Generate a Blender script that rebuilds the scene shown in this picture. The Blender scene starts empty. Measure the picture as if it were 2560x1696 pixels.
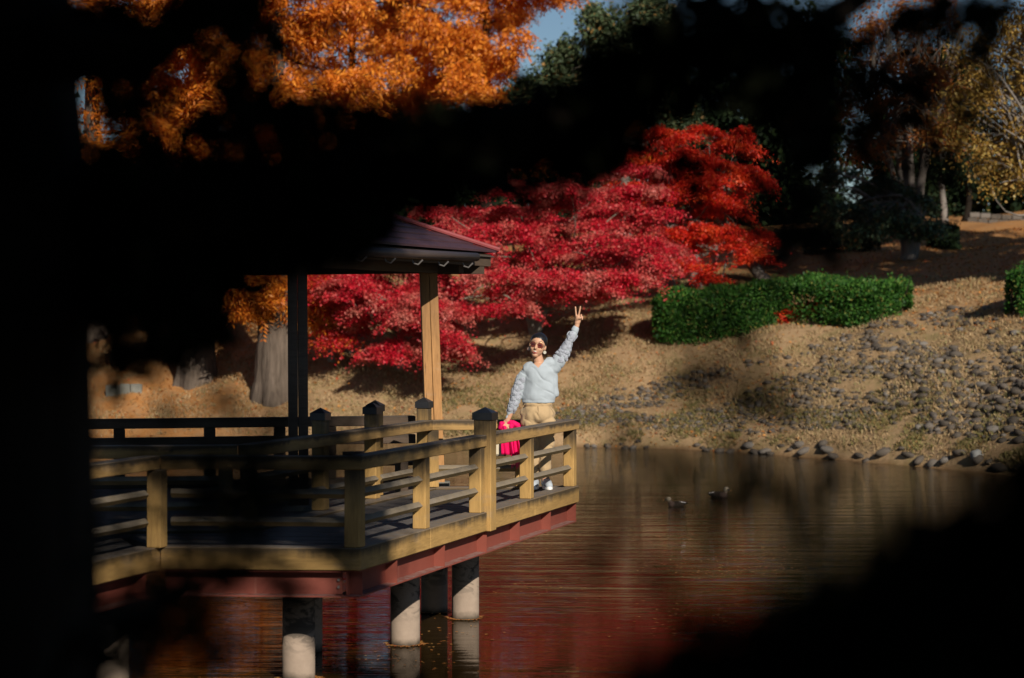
import bpy, bmesh, math, random
import numpy as np
from mathutils import Vector, Matrix, Quaternion, noise as mnoise

random.seed(7)
RNG = np.random.default_rng(11)
sc = bpy.context.scene
COL = sc.collection

# ------------------------------------------------------------------ camera
CAMZ = 2.77            # lens height above the water
FPX = 5300.0           # focal length in photograph pixels (2560 wide)
U0, V0 = 1280.0, 804.0  # principal column, horizon row
cam_d = bpy.data.cameras.new('camera')
cam = bpy.data.objects.new('camera', cam_d)
COL.objects.link(cam)
cam.location = (0, 0, CAMZ)
cam.rotation_euler = (math.radians(90), 0, 0)
cam_d.sensor_width = 36.0
cam_d.lens = FPX / 2560 * 36.0
cam_d.shift_y = -(848 - V0) / 2560
cam_d.clip_start = 0.05
cam_d.clip_end = 3000
cam_d.dof.use_dof = True
cam_d.dof.focus_distance = 21.0
cam_d.dof.aperture_fstop = 2.0
cam_d.dof.aperture_blades = 9
sc.camera = cam

# ------------------------------------------------------------------ sky, sun, exposure
LDIR = Vector((-0.331, 0.819, -0.469)).normalized()    # the way the sunlight travels
SUN_EL = math.asin(-LDIR.z)
SUN_AZ = math.atan2(-LDIR.x, -LDIR.y)
world = bpy.data.worlds.new('World')
sc.world = world
world.use_nodes = True
wn = world.node_tree
wn.nodes.clear()
sky = wn.nodes.new('ShaderNodeTexSky')
sky.sky_type = 'NISHITA'
sky.sun_disc = False
sky.sun_elevation = SUN_EL
sky.sun_rotation = SUN_AZ
sky.altitude = 50
sky.air_density = 1.0
sky.dust_density = 0.0
sky.ozone_density = 3.5
bg = wn.nodes.new('ShaderNodeBackground')
bg.inputs['Strength'].default_value = 0.05
wo = wn.nodes.new('ShaderNodeOutputWorld')
wn.links.new(sky.outputs[0], bg.inputs[0])
wn.links.new(bg.outputs[0], wo.inputs[0])

sun_d = bpy.data.lights.new('sun', 'SUN')
sun_d.energy = 5.0
sun_d.angle = math.radians(0.5)
sun_d.color = (1.0, 0.93, 0.82)
sun = bpy.data.objects.new('sun', sun_d)
COL.objects.link(sun)
sun.rotation_euler = LDIR.to_track_quat('-Z', 'Y').to_euler()
sun.location = (5, -20, 20)

sc.view_settings.view_transform = 'Standard'
sc.view_settings.look = 'None'
sc.view_settings.gamma = 1.0
sc.view_settings.exposure = 0.17
sc.render.engine = 'CYCLES'
sc.cycles.use_denoising = True
sc.cycles.max_bounces = 8
sc.cycles.transparent_max_bounces = 16
sc.cycles.sample_clamp_indirect = 6.0

# ------------------------------------------------------------------ materials
MATS = {}


def new_mat(name):
    m = bpy.data.materials.new(name)
    m.use_nodes = True
    nt = m.node_tree
    nt.nodes.clear()
    out = nt.nodes.new('ShaderNodeOutputMaterial')
    MATS[name] = m
    return m, nt, out


def N(nt, typ, **kw):
    n = nt.nodes.new(typ)
    for k, v in kw.items():
        if k.startswith('i_'):
            key = k[2:]
            key = int(key) if key.isdigit() else key.replace('_', ' ')
            n.inputs[key].default_value = v
        else:
            setattr(n, k, v)
    return n


def ramp(nt, stops, interp='LINEAR'):
    r = nt.nodes.new('ShaderNodeValToRGB')
    cr = r.color_ramp
    cr.interpolation = interp
    while len(cr.elements) < len(stops):
        cr.elements.new(0.5)
    for e, (p, c) in zip(cr.elements, stops):
        e.position = p
        e.color = (c[0], c[1], c[2], 1)
    return r


def mix(nt, fac, a, b, blend='MIX'):
    m = nt.nodes.new('ShaderNodeMix')
    m.data_type = 'RGBA'
    m.blend_type = blend
    for sock, val in ((m.inputs[0], fac), (m.inputs[6], a), (m.inputs[7], b)):
        if hasattr(val, 'is_linked') or hasattr(val, 'links'):
            nt.links.new(val, sock)
        elif isinstance(val, (int, float)):
            sock.default_value = val
        else:
            sock.default_value = (val[0], val[1], val[2], 1)
    return m.outputs[2]


def math_n(nt, op, a, b=None, c=None, clamp=False):
    m = nt.nodes.new('ShaderNodeMath')
    m.operation = op
    m.use_clamp = clamp
    for i, v in enumerate((a, b, c)):
        if v is None:
            continue
        if isinstance(v, (int, float)):
            m.inputs[i].default_value = v
        else:
            nt.links.new(v, m.inputs[i])
    return m.outputs[0]


def noise_t(nt, scale, detail=4.0, rough=0.55, vec=None, dist=0.0):
    n = nt.nodes.new('ShaderNodeTexNoise')
    n.inputs['Scale'].default_value = scale
    n.inputs['Detail'].default_value = detail
    n.inputs['Roughness'].default_value = rough
    n.inputs['Distortion'].default_value = dist
    if vec is not None:
        nt.links.new(vec, n.inputs['Vector'])
    return n


def mapped(nt, scale, rot=(0, 0, 0), src='Object'):
    tc = nt.nodes.new('ShaderNodeTexCoord')
    mp = nt.nodes.new('ShaderNodeMapping')
    mp.inputs['Scale'].default_value = scale
    mp.inputs['Rotation'].default_value = rot
    nt.links.new(tc.outputs[src], mp.inputs['Vector'])
    return mp.outputs[0]


def bsdf(nt, out, color=None, rough=0.6, spec=0.5, metal=0.0, normal=None):
    b = nt.nodes.new('ShaderNodeBsdfPrincipled')
    if color is not None:
        if hasattr(color, 'links'):
            nt.links.new(color, b.inputs['Base Color'])
        else:
            b.inputs['Base Color'].default_value = (*color[:3], 1)
    if hasattr(rough, 'links'):
        nt.links.new(rough, b.inputs['Roughness'])
    else:
        b.inputs['Roughness'].default_value = rough
    b.inputs['Specular IOR Level'].default_value = spec
    b.inputs['Metallic'].default_value = metal
    if normal is not None:
        nt.links.new(normal, b.inputs['Normal'])
    nt.links.new(b.outputs[0], out.inputs['Surface'])
    return b


def bump(nt, height, strength=0.4, dist=0.02):
    b = nt.nodes.new('ShaderNodeBump')
    b.inputs['Strength'].default_value = strength
    b.inputs['Distance'].default_value = dist
    nt.links.new(height, b.inputs['Height'])
    return b.outputs[0]


def leaf_mat(name, stops, transl=0.3, rough=0.5, spec=0.35, patch=None):
    m, nt, out = new_mat(name)
    geo = nt.nodes.new('ShaderNodeNewGeometry')
    r = ramp(nt, stops)
    nt.links.new(geo.outputs['Random Per Island'], r.inputs[0])
    col = r.outputs[0]
    if patch:
        n = noise_t(nt, patch[0], 2.0, 0.5, mapped(nt, (1, 1, 1)))
        f = math_n(nt, 'MULTIPLY_ADD', n.outputs[0], patch[2], patch[3], clamp=True)
        col = mix(nt, f, col, patch[1])
    b = bsdf(nt, out, col, rough, spec)
    t = nt.nodes.new('ShaderNodeBsdfTranslucent')
    nt.links.new(col, t.inputs[0])
    ms = nt.nodes.new('ShaderNodeMixShader')
    ms.inputs[0].default_value = transl
    nt.links.new(b.outputs[0], ms.inputs[1])
    nt.links.new(t.outputs[0], ms.inputs[2])
    nt.links.new(ms.outputs[0], out.inputs['Surface'])
    return m


leaf_mat('crimson_leaf', [(0, (0.30, 0.003, 0.014)), (0.45, (0.55, 0.006, 0.026)), (0.8, (0.64, 0.02, 0.035)), (1, (0.52, 0.11, 0.075))],
         patch=(1.5, (0.54, 0.17, 0.125), 4.0, -1.88))  # leaf glints are put into the colour as pink patches
leaf_mat('scarlet_leaf', [(0, (0.34, 0.006, 0.006)), (0.5, (0.62, 0.018, 0.008)), (0.85, (0.72, 0.035, 0.010)), (1, (0.64, 0.12, 0.02))],
         patch=(1.3, (0.70, 0.11, 0.015), 3.6, -1.95))
leaf_mat('rust_red_leaf', [(0, (0.32, 0.006, 0.01)), (0.5, (0.55, 0.016, 0.02)), (0.85, (0.60, 0.05, 0.02)), (1, (0.60, 0.20, 0.03))],
         patch=(0.8, (0.58, 0.15, 0.03), 3.0, -1.55))
leaf_mat('orange_frond', [(0, (0.40, 0.09, 0.008)), (0.5, (0.70, 0.20, 0.014)), (1, (0.82, 0.32, 0.035))], transl=0.35)
leaf_mat('yellow_leaf', [(0, (0.20, 0.10, 0.02)), (0.5, (0.36, 0.21, 0.04)), (1, (0.42, 0.31, 0.09))])
leaf_mat('brown_leaf', [(0, (0.20, 0.06, 0.015)), (0.6, (0.42, 0.13, 0.02)), (1, (0.50, 0.22, 0.05))])
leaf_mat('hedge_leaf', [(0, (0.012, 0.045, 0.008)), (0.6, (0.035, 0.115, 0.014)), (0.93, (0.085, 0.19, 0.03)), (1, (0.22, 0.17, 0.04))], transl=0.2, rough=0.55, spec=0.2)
leaf_mat('evergreen_leaf', [(0, (0.006, 0.012, 0.005)), (0.6, (0.012, 0.024, 0.008)), (1, (0.03, 0.05, 0.016))], transl=0.08, rough=0.7, spec=0.15)  # shade of the backdrop trees is put into this dark green
leaf_mat('pine_needle', [(0, (0.035, 0.06, 0.026)), (0.55, (0.075, 0.11, 0.05)), (0.88, (0.12, 0.15, 0.07)), (1, (0.34, 0.18, 0.05))], transl=0.15)
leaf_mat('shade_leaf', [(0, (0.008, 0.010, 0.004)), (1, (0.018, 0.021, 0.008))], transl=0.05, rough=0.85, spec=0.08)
leaf_mat('fallen_leaf', [(0, (0.22, 0.07, 0.015)), (0.5, (0.45, 0.17, 0.03)), (0.85, (0.50, 0.27, 0.08)), (1, (0.45, 0.05, 0.02))], transl=0.1, rough=0.7)
leaf_mat('moss_blade', [(0, (0.10, 0.085, 0.025)), (0.5, (0.17, 0.15, 0.045)), (0.85, (0.24, 0.19, 0.08)), (1, (0.34, 0.17, 0.05))], transl=0.15, rough=0.8)
leaf_mat('grass_blade', [(0, (0.22, 0.145, 0.065)), (0.35, (0.34, 0.225, 0.11)), (0.80, (0.45, 0.315, 0.17)), (1, (0.15, 0.165, 0.05))], transl=0.15, rough=0.8)


def wood_mat(name, base, grey, dark, stain=1.0, vert=False):
    """weathered timber: yellow-brown faces, silvered tops, water stains running from the upper edge"""
    m, nt, out = new_mat(name)
    v = mapped(nt, (1, 1, 1))
    ga = (9, 9, 1.0) if vert else (1.0, 1.0, 9)
    g1 = noise_t(nt, 3.0, 6, 0.65, mapped(nt, ga), dist=0.5)
    g2 = noise_t(nt, 7.0, 5, 0.7, mapped(nt, ga), dist=0.3)
    ck = noise_t(nt, 3.2, 4, 0.6, mapped(nt, (11, 11, 0.5) if vert else (0.5, 0.5, 13)), dist=0.8)
    c = mix(nt, g1.outputs[0], [x * 0.70 for x in base], [min(1, x * 1.22) for x in base])
    c = mix(nt, math_n(nt, 'MULTIPLY_ADD', g2.outputs[0], 2.0, -0.75, clamp=True), c, [x * 0.52 for x in base])
    ckf = math_n(nt, 'MULTIPLY_ADD', ck.outputs[0], 16.0, -10.9, clamp=True)
    c = mix(nt, math_n(nt, 'MULTIPLY', ckf, 0.8), c, [x * 0.6 for x in dark])
    geo = nt.nodes.new('ShaderNodeNewGeometry')
    sep = nt.nodes.new('ShaderNodeSeparateXYZ')
    nt.links.new(geo.outputs['Normal'], sep.inputs[0])
    up = math_n(nt, 'MULTIPLY_ADD', sep.outputs['Z'], 1.6, -0.45, clamp=True)
    gn = noise_t(nt, 9.0, 4, 0.6, v)
    upn = math_n(nt, 'MULTIPLY', up, math_n(nt, 'MULTIPLY_ADD', gn.outputs[0], 0.8, 0.45, clamp=True), clamp=True)
    gr = mix(nt, gn.outputs[0], [x * 0.55 for x in grey], grey)
    c = mix(nt, upn, c, gr)
    # stains
    tc = nt.nodes.new('ShaderNodeTexCoord')
    sg = nt.nodes.new('ShaderNodeSeparateXYZ')
    nt.links.new(tc.outputs['Generated'], sg.inputs[0])
    sn = noise_t(nt, 7.0, 6, 0.75, mapped(nt, (1, 1, 0.07)))
    sn2 = noise_t(nt, 1.1, 2, 0.5, mapped(nt, (1, 1, 0.3)))
    h = math_n(nt, 'MULTIPLY_ADD', sg.outputs['Z'], 0.85, -0.62)
    s = math_n(nt, 'ADD', h, math_n(nt, 'MULTIPLY', math_n(nt, 'ADD', sn.outputs[0], sn2.outputs[0]), 0.72))
    s = math_n(nt, 'MULTIPLY_ADD', s, 3.0 * stain, -1.62 * stain, clamp=True)
    s = math_n(nt, 'MULTIPLY', s, math_n(nt, 'MULTIPLY_ADD', up, -0.72, 1.0, clamp=True))
    c = mix(nt, math_n(nt, 'MULTIPLY', s, 0.88), c, dark)
    # long weather patches and blemishes
    p = noise_t(nt, 2.2, 3, 0.6, mapped(nt, (1, 1, 3), src='Object'))
    pf = math_n(nt, 'MULTIPLY_ADD', p.outputs[0], 4.0, -2.35, clamp=True)
    c = mix(nt, math_n(nt, 'MULTIPLY', pf, 0.45), c, grey)
    bsdf(nt, out, c, 0.78, 0.25, normal=bump(nt, g2.outputs[0], 0.35, 0.004))
    return m


wood_mat('deck_timber', (0.46, 0.275, 0.092), (0.25, 0.215, 0.185), (0.035, 0.028, 0.020))
wood_mat('rail_timber', (0.41, 0.245, 0.088), (0.20, 0.175, 0.155), (0.030, 0.026, 0.022), 1.25)
wood_mat('slat_timber', (0.30, 0.215, 0.100), (0.27, 0.235, 0.205), (0.05, 0.042, 0.032), 0.6)
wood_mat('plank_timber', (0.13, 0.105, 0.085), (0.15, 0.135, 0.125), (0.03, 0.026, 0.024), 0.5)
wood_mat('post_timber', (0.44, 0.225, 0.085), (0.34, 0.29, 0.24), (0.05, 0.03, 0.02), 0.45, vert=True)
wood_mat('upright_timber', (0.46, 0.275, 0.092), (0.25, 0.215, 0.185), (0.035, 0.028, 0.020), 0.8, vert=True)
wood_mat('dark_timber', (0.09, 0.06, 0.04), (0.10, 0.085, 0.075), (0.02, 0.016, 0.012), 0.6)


def simple_mat(name, color, rough=0.6, spec=0.4, metal=0.0, var=0.25, scale=8.0, bumpy=0.0):
    m, nt, out = new_mat(name)
    n = noise_t(nt, scale, 4, 0.6, mapped(nt, (1, 1, 1)))
    c = mix(nt, n.outputs[0], [x * (1 - var) for x in color], [min(1, x * (1 + var)) for x in color])
    bsdf(nt, out, c, rough, spec, metal, bump(nt, n.outputs[0], bumpy, 0.01) if bumpy else None)
    return m


def steel_mat():
    m, nt, out = new_mat('red_oxide_steel')
    n = noise_t(nt, 3.0, 5, 0.65, mapped(nt, (1, 1, 1)))
    c = mix(nt, n.outputs[0], (0.17, 0.040, 0.027), (0.27, 0.072, 0.048))
    sn = noise_t(nt, 22.0, 3, 0.6, mapped(nt, (1, 1, 0.06)))
    c = mix(nt, math_n(nt, 'MULTIPLY_ADD', sn.outputs[0], 3, -1.95, clamp=True), c, (0.42, 0.22, 0.17))
    d = noise_t(nt, 14.0, 5, 0.7, mapped(nt, (1, 1, 1)))
    geo = nt.nodes.new('ShaderNodeNewGeometry')
    sep = nt.nodes.new('ShaderNodeSeparateXYZ')
    nt.links.new(geo.outputs['Normal'], sep.inputs[0])
    f = math_n(nt, 'MULTIPLY', math_n(nt, 'MULTIPLY_ADD', sep.outputs['Z'], 1.0, 0.0, clamp=True),
               math_n(nt, 'MULTIPLY_ADD', d.outputs[0], 3.0, -1.0, clamp=True))
    c = mix(nt, math_n(nt, 'MULTIPLY', f, 0.7), c, (0.33, 0.28, 0.25))
    bsdf(nt, out, c, 0.62, 0.3, normal=bump(nt, d.outputs[0], 0.15, 0.003))


steel_mat()


def pile_mat():
    m, nt, out = new_mat('pile_concrete')
    v = mapped(nt, (1, 1, 1))
    n = noise_t(nt, 9.0, 6, 0.7, v)
    c = mix(nt, n.outputs[0], (0.20, 0.15, 0.11), (0.36, 0.275, 0.21))
    geo = nt.nodes.new('ShaderNodeNewGeometry')
    sep = nt.nodes.new('ShaderNodeSeparateXYZ')
    nt.links.new(geo.outputs['Position'], sep.inputs[0])
    # wet, algae-dark foot and tar-dark weathered head, with ragged edges
    w = noise_t(nt, 7.0, 4, 0.6, v)
    foot = math_n(nt, 'MULTIPLY_ADD', math_n(nt, 'ADD', sep.outputs['Z'], math_n(nt, 'MULTIPLY', w.outputs[0], 0.10)), -16.0, 0.4, clamp=True)
    c = mix(nt, math_n(nt, 'MULTIPLY', foot, 0.85), c, (0.035, 0.03, 0.02))
    s = noise_t(nt, 5.0, 5, 0.7, mapped(nt, (1, 1, 2.2)), dist=1.2)
    sp = math_n(nt, 'MULTIPLY_ADD', s.outputs[0], 9.0, -4.2, clamp=True)
    head = math_n(nt, 'MULTIPLY_ADD', sep.outputs['Z'], 4.0, -0.35, clamp=True)
    c = mix(nt, math_n(nt, 'MULTIPLY', math_n(nt, 'MULTIPLY', sp, head), 0.85), c, (0.04, 0.035, 0.03))
    sp2 = math_n(nt, 'MULTIPLY_ADD', noise_t(nt, 2.5, 4, 0.6, mapped(nt, (1, 1, 0.5))).outputs[0], 6.0, -3.5, clamp=True)
    c = mix(nt, math_n(nt, 'MULTIPLY', sp2, 0.45), c, (0.12, 0.09, 0.07))
    bsdf(nt, out, c, 0.85, 0.2, normal=bump(nt, n.outputs[0], 0.35, 0.006))


pile_mat()


def bark_mat(name, a, b, scale=6.0, vert=0.12, strength=0.8):
    m, nt, out = new_mat(name)
    n = noise_t(nt, scale, 6, 0.7, mapped(nt, (1, 1, vert)), dist=0.4)
    n2 = noise_t(nt, 1.2, 3, 0.6, mapped(nt, (1, 1, 0.4)))
    c = mix(nt, math_n(nt, 'MULTIPLY_ADD', n.outputs[0], 2.2, -0.6, clamp=True), a, b)
    c = mix(nt, math_n(nt, 'MULTIPLY_ADD', n2.outputs[0], 2.0, -0.75, clamp=True), c, [x * 0.55 for x in b])
    bsdf(nt, out, c, 0.9, 0.15, normal=bump(nt, n.outputs[0], strength, 0.05))


bark_mat('redwood_bark', (0.030, 0.021, 0.015), (0.19, 0.145, 0.11), 11.0, 0.12, 1.0)
bark_mat('maple_bark', (0.12, 0.10, 0.08), (0.40, 0.36, 0.28), 6.0, 0.3, 0.4)
bark_mat('dark_bark', (0.010, 0.007, 0.005), (0.026, 0.019, 0.013), 9.0, 0.15)
bark_mat('pale_bark', (0.11, 0.09, 0.08), (0.28, 0.25, 0.22), 6.0, 0.25, 0.4)
bark_mat('grey_bark', (0.10, 0.085, 0.07), (0.26, 0.22, 0.19), 6.0, 0.15, 0.5)


def ground_mat():
    m, nt, out = new_mat('bank_ground')
    v = mapped(nt, (1, 1, 1))
    a = noise_t(nt, 0.35, 5, 0.65, v)
    b = noise_t(nt, 2.4, 6, 0.7, v)
    c3 = noise_t(nt, 16.0, 5, 0.7, v)
    c = mix(nt, b.outputs[0], (0.215, 0.135, 0.062), (0.45, 0.30, 0.165))
    c = mix(nt, math_n(nt, 'MULTIPLY_ADD', a.outputs[0], 5.0, -2.3, clamp=True), c, (0.42, 0.275, 0.15))
    gr = math_n(nt, 'MULTIPLY_ADD', noise_t(nt, 1.1, 6, 0.75, v).outputs[0], 6.0, -3.05, clamp=True)
    c = mix(nt, math_n(nt, 'MULTIPLY', gr, 0.75), c, (0.155, 0.145, 0.05))
    dk = math_n(nt, 'MULTIPLY_ADD', noise_t(nt, 2.0, 5, 0.7, v).outputs[0], 5.0, -2.7, clamp=True)
    c = mix(nt, math_n(nt, 'MULTIPLY', dk, 0.6), c, (0.16, 0.10, 0.05))
    c = mix(nt, math_n(nt, 'MULTIPLY_ADD', c3.outputs[0], 1.4, -0.45, clamp=True), c, (0.24, 0.15, 0.075))
    # fallen-leaf litter higher up the slope and under the redwoods
    geo = nt.nodes.new('ShaderNodeNewGeometry')
    sep = nt.nodes.new('ShaderNodeSeparateXYZ')
    nt.links.new(geo.outputs['Position'], sep.inputs[0])
    hi = math_n(nt, 'MULTIPLY_ADD', sep.outputs['Z'], 0.55, -1.45, clamp=True)
    lf = math_n(nt, 'MULTIPLY_ADD', sep.outputs['X'], -0.35, -1.7, clamp=True)
    lit = math_n(nt, 'MULTIPLY', math_n(nt, 'MAXIMUM', hi, lf), math_n(nt, 'MULTIPLY_ADD', b.outputs[0], 2.4, -0.4, clamp=True))
    c = mix(nt, math_n(nt, 'MULTIPLY', lit, 0.85), c, (0.36, 0.15, 0.04))
    mud = math_n(nt, 'MULTIPLY_ADD', math_n(nt, 'ADD', sep.outputs['Z'], math_n(nt, 'MULTIPLY', b.outputs[0], 0.2)), -7.0, 0.75, clamp=True)
    c = mix(nt, math_n(nt, 'MULTIPLY', mud, 0.8), c, (0.13, 0.065, 0.025))
    h = math_n(nt, 'ADD', math_n(nt, 'MULTIPLY', b.outputs[0], 0.7), math_n(nt, 'MULTIPLY', c3.outputs[0], 0.5))
    bsdf(nt, out, c, 0.95, 0.1, normal=bump(nt, h, 0.45, 0.10))


ground_mat()


def water_mat():
    m, nt, out = new_mat('pond_water')
    v1 = mapped(nt, (0.32, 2.3, 1))
    n1 = noise_t(nt, 0.95, 3, 0.6, v1, dist=0.9)
    n2 = noise_t(nt, 6.0, 3, 0.6, mapped(nt, (0.22, 1.9, 1), rot=(0, 0, 0.06)), dist=0.5)
    n3 = noise_t(nt, 0.22, 2, 0.5, mapped(nt, (1, 1, 1)))
    wv = nt.nodes.new('ShaderNodeTexWave')
    wv.wave_type = 'BANDS'
    wv.bands_direction = 'Y'
    wv.inputs['Scale'].default_value = 0.62
    wv.inputs['Distortion'].default_value = 5.0
    wv.inputs['Detail'].default_value = 2.0
    wv.inputs['Detail Scale'].default_value = 0.6
    nt.links.new(mapped(nt, (0.5, 1.0, 1), rot=(0, 0, -0.1)), wv.inputs['Vector'])
    calm = math_n(nt, 'MULTIPLY_ADD', n3.outputs[0], 2.6, -0.75, clamp=True)
    h = math_n(nt, 'ADD', math_n(nt, 'MULTIPLY', n1.outputs[0], 1.15), math_n(nt, 'MULTIPLY', n2.outputs[0], 0.34))
    h = math_n(nt, 'ADD', h, math_n(nt, 'MULTIPLY', math_n(nt, 'MULTIPLY', wv.outputs['Fac'], calm), 0.16))
    geo = nt.nodes.new('ShaderNodeNewGeometry')
    sp_ = nt.nodes.new('ShaderNodeSeparateXYZ')
    nt.links.new(geo.outputs['Position'], sp_.inputs[0])
    ruff = math_n(nt, 'MULTIPLY_ADD', math_n(nt, 'ADD', sp_.outputs['Y'], math_n(nt, 'MULTIPLY', n3.outputs[0], 10.0)), 0.07, -1.55, clamp=True)
    h = math_n(nt, 'MULTIPLY', h, math_n(nt, 'MULTIPLY_ADD', ruff, 1.7, 0.36))
    bp = bump(nt, h, 0.10, 0.10)
    b = bsdf(nt, out, (0.026, 0.014, 0.004), 0.02, 0.5, normal=bp)
    b.inputs['IOR'].default_value = 1.25


water_mat()
def stone_mat():
    m, nt, out = new_mat('river_stone')
    oi = nt.nodes.new('ShaderNodeObjectInfo')
    geo = nt.nodes.new('ShaderNodeNewGeometry')
    rnd = math_n(nt, 'FRACT', math_n(nt, 'ADD', oi.outputs['Random'], geo.outputs['Random Per Island']))
    r = ramp(nt, [(0, (0.020, 0.018, 0.017)), (0.4, (0.048, 0.041, 0.036)), (0.8, (0.09, 0.075, 0.064)), (1, (0.19, 0.175, 0.16))])
    nt.links.new(rnd, r.inputs[0])
    n = noise_t(nt, 9.0, 5, 0.65, mapped(nt, (1, 1, 1)))
    c = mix(nt, math_n(nt, 'MULTIPLY_ADD', n.outputs[0], 2.0, -0.6, clamp=True), r.outputs[0], (0.12, 0.092, 0.066))
    bsdf(nt, out, c, 0.8, 0.25, normal=bump(nt, n.outputs[0], 0.4, 0.02))


stone_mat()
simple_mat('pale_stone', (0.27, 0.265, 0.25), 0.7, 0.3, var=0.2, scale=6, bumpy=0.3)
simple_mat('grey_stone', (0.20, 0.195, 0.165), 0.85, 0.2, var=0.4, scale=4, bumpy=0.4)
simple_mat('cap_metal', (0.018, 0.018, 0.02), 0.4, 0.5, var=0.3, scale=20)
simple_mat('bolt_metal', (0.30, 0.27, 0.25), 0.45, 0.5, 0.6)
simple_mat('roof_metal', (0.055, 0.024, 0.030), 0.5, 0.4, var=0.4, scale=3, bumpy=0.2)
simple_mat('ridge_metal', (0.24, 0.05, 0.05), 0.5, 0.4, var=0.2)
simple_mat('gutter_metal', (0.075, 0.050, 0.042), 0.45, 0.45, var=0.2)
simple_mat('screen_core', (0.010, 0.013, 0.006), 0.95, 0.05)
simple_mat('near_soil', (0.05, 0.035, 0.02), 0.95, 0.1, var=0.4, scale=4, bumpy=0.6)
simple_mat('skin', (0.52, 0.285, 0.175), 0.5, 0.35, var=0.06, scale=14)
simple_mat('hair', (0.010, 0.009, 0.010), 0.32, 0.55, var=0.3, scale=60)
simple_mat('lips', (0.42, 0.085, 0.075), 0.35, 0.5, var=0.1)
simple_mat('mouth', (0.08, 0.01, 0.01), 0.6, 0.2)
simple_mat('teeth', (0.80, 0.76, 0.70), 0.35, 0.5, var=0.03)
simple_mat('gold_rim', (0.62, 0.40, 0.20), 0.25, 0.5, 0.9, var=0.05)
simple_mat('pearl', (0.55, 0.52, 0.42), 0.3, 0.5, 0.2, var=0.3, scale=60)
simple_mat('rosette_cloth', (0.37, 0.385, 0.43), 0.85, 0.15, var=0.12, scale=30)
simple_mat('shoe_canvas', (0.36, 0.39, 0.42), 0.8, 0.2, var=0.12, scale=40)
simple_mat('shoe_rubber', (0.80, 0.78, 0.74), 0.55, 0.3, var=0.05)
simple_mat('lace', (0.04, 0.045, 0.06), 0.8, 0.2)
simple_mat('magenta_cloth', (0.66, 0.004, 0.10), 0.75, 0.2, var=0.08, scale=20)
simple_mat('bag_cream', (0.55, 0.47, 0.33), 0.5, 0.4, var=0.1)
simple_mat('bag_black', (0.015, 0.014, 0.014), 0.45, 0.4)
simple_mat('duck_brown', (0.035, 0.024, 0.017), 0.75, 0.2, var=0.5, scale=30)
simple_mat('duck_breast', (0.10, 0.065, 0.05), 0.75, 0.2, var=0.4, scale=40)
simple_mat('duck_head', (0.34, 0.28, 0.20), 0.75, 0.2, var=0.2, scale=40)
simple_mat('duck_bill', (0.02, 0.025, 0.025), 0.45, 0.4)
simple_mat('duck_bill_tip', (0.75, 0.38, 0.10), 0.45, 0.4)
simple_mat('duck_tertial', (0.65, 0.62, 0.60), 0.7, 0.2)


def cloth_mat(name, color, sc1, rough=0.9):
    m, nt, out = new_mat(name)
    n = noise_t(nt, sc1, 3, 0.6, mapped(nt, (1, 1, 1)))
    n2 = noise_t(nt, 7.0, 3, 0.5, mapped(nt, (1, 1, 1)))
    c = mix(nt, n2.outputs[0], [x * 0.86 for x in color], [min(1, x * 1.08) for x in color])
    b = bsdf(nt, out, c, rough, 0.15, normal=bump(nt, n.outputs[0], 0.25, 0.004))
    b.inputs['Sheen Weight'].default_value = 0.15


cloth_mat('grey_knit', (0.37, 0.41, 0.44), 140)
cloth_mat('khaki_cotton', (0.44, 0.305, 0.165), 60, 0.85)


def lens_mat():
    m, nt, out = new_mat('rose_lens')
    b = bsdf(nt, out, (0.16, 0.05, 0.05), 0.12, 0.5)
    tr = nt.nodes.new('ShaderNodeBsdfTransparent')
    tr.inputs[0].default_value = (0.52, 0.30, 0.29, 1)
    ms = nt.nodes.new('ShaderNodeMixShader')
    ms.inputs[0].default_value = 0.30
    nt.links.new(tr.outputs[0], ms.inputs[1])
    nt.links.new(b.outputs[0], ms.inputs[2])
    nt.links.new(ms.outputs[0], out.inputs['Surface'])


lens_mat()

# ------------------------------------------------------------------ helpers


def tag(o, label=None, cat=None, group=None, kind=None):
    if label:
        o['label'] = label
    if cat:
        o['category'] = cat
    if group:
        o['group'] = group
    if kind:
        o['kind'] = kind
    return o


def empty(name, loc=(0, 0, 0)):
    o = bpy.data.objects.new(name, None)
    o.empty_display_size = 0.2
    COL.objects.link(o)
    o.location = loc
    return o


def put_parent(o, parent):
    if parent is not None:
        o.parent = parent
        o.matrix_parent_inverse = parent_inv(parent)


def parent_inv(p):
    return world_of(p).inverted()


def world_of(o):
    m = o.matrix_basis.copy()
    if o.parent is not None:
        m = world_of(o.parent) @ o.matrix_parent_inverse @ m
    return m


def mesh_obj(name, me, mat, parent=None, smooth=False):
    if mat:
        me.materials.append(MATS[mat])
    if smooth:
        me.polygons.foreach_set('use_smooth', [True] * len(me.polygons))
    o = bpy.data.objects.new(name, me)
    COL.objects.link(o)
    put_parent(o, parent)
    return o


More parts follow.
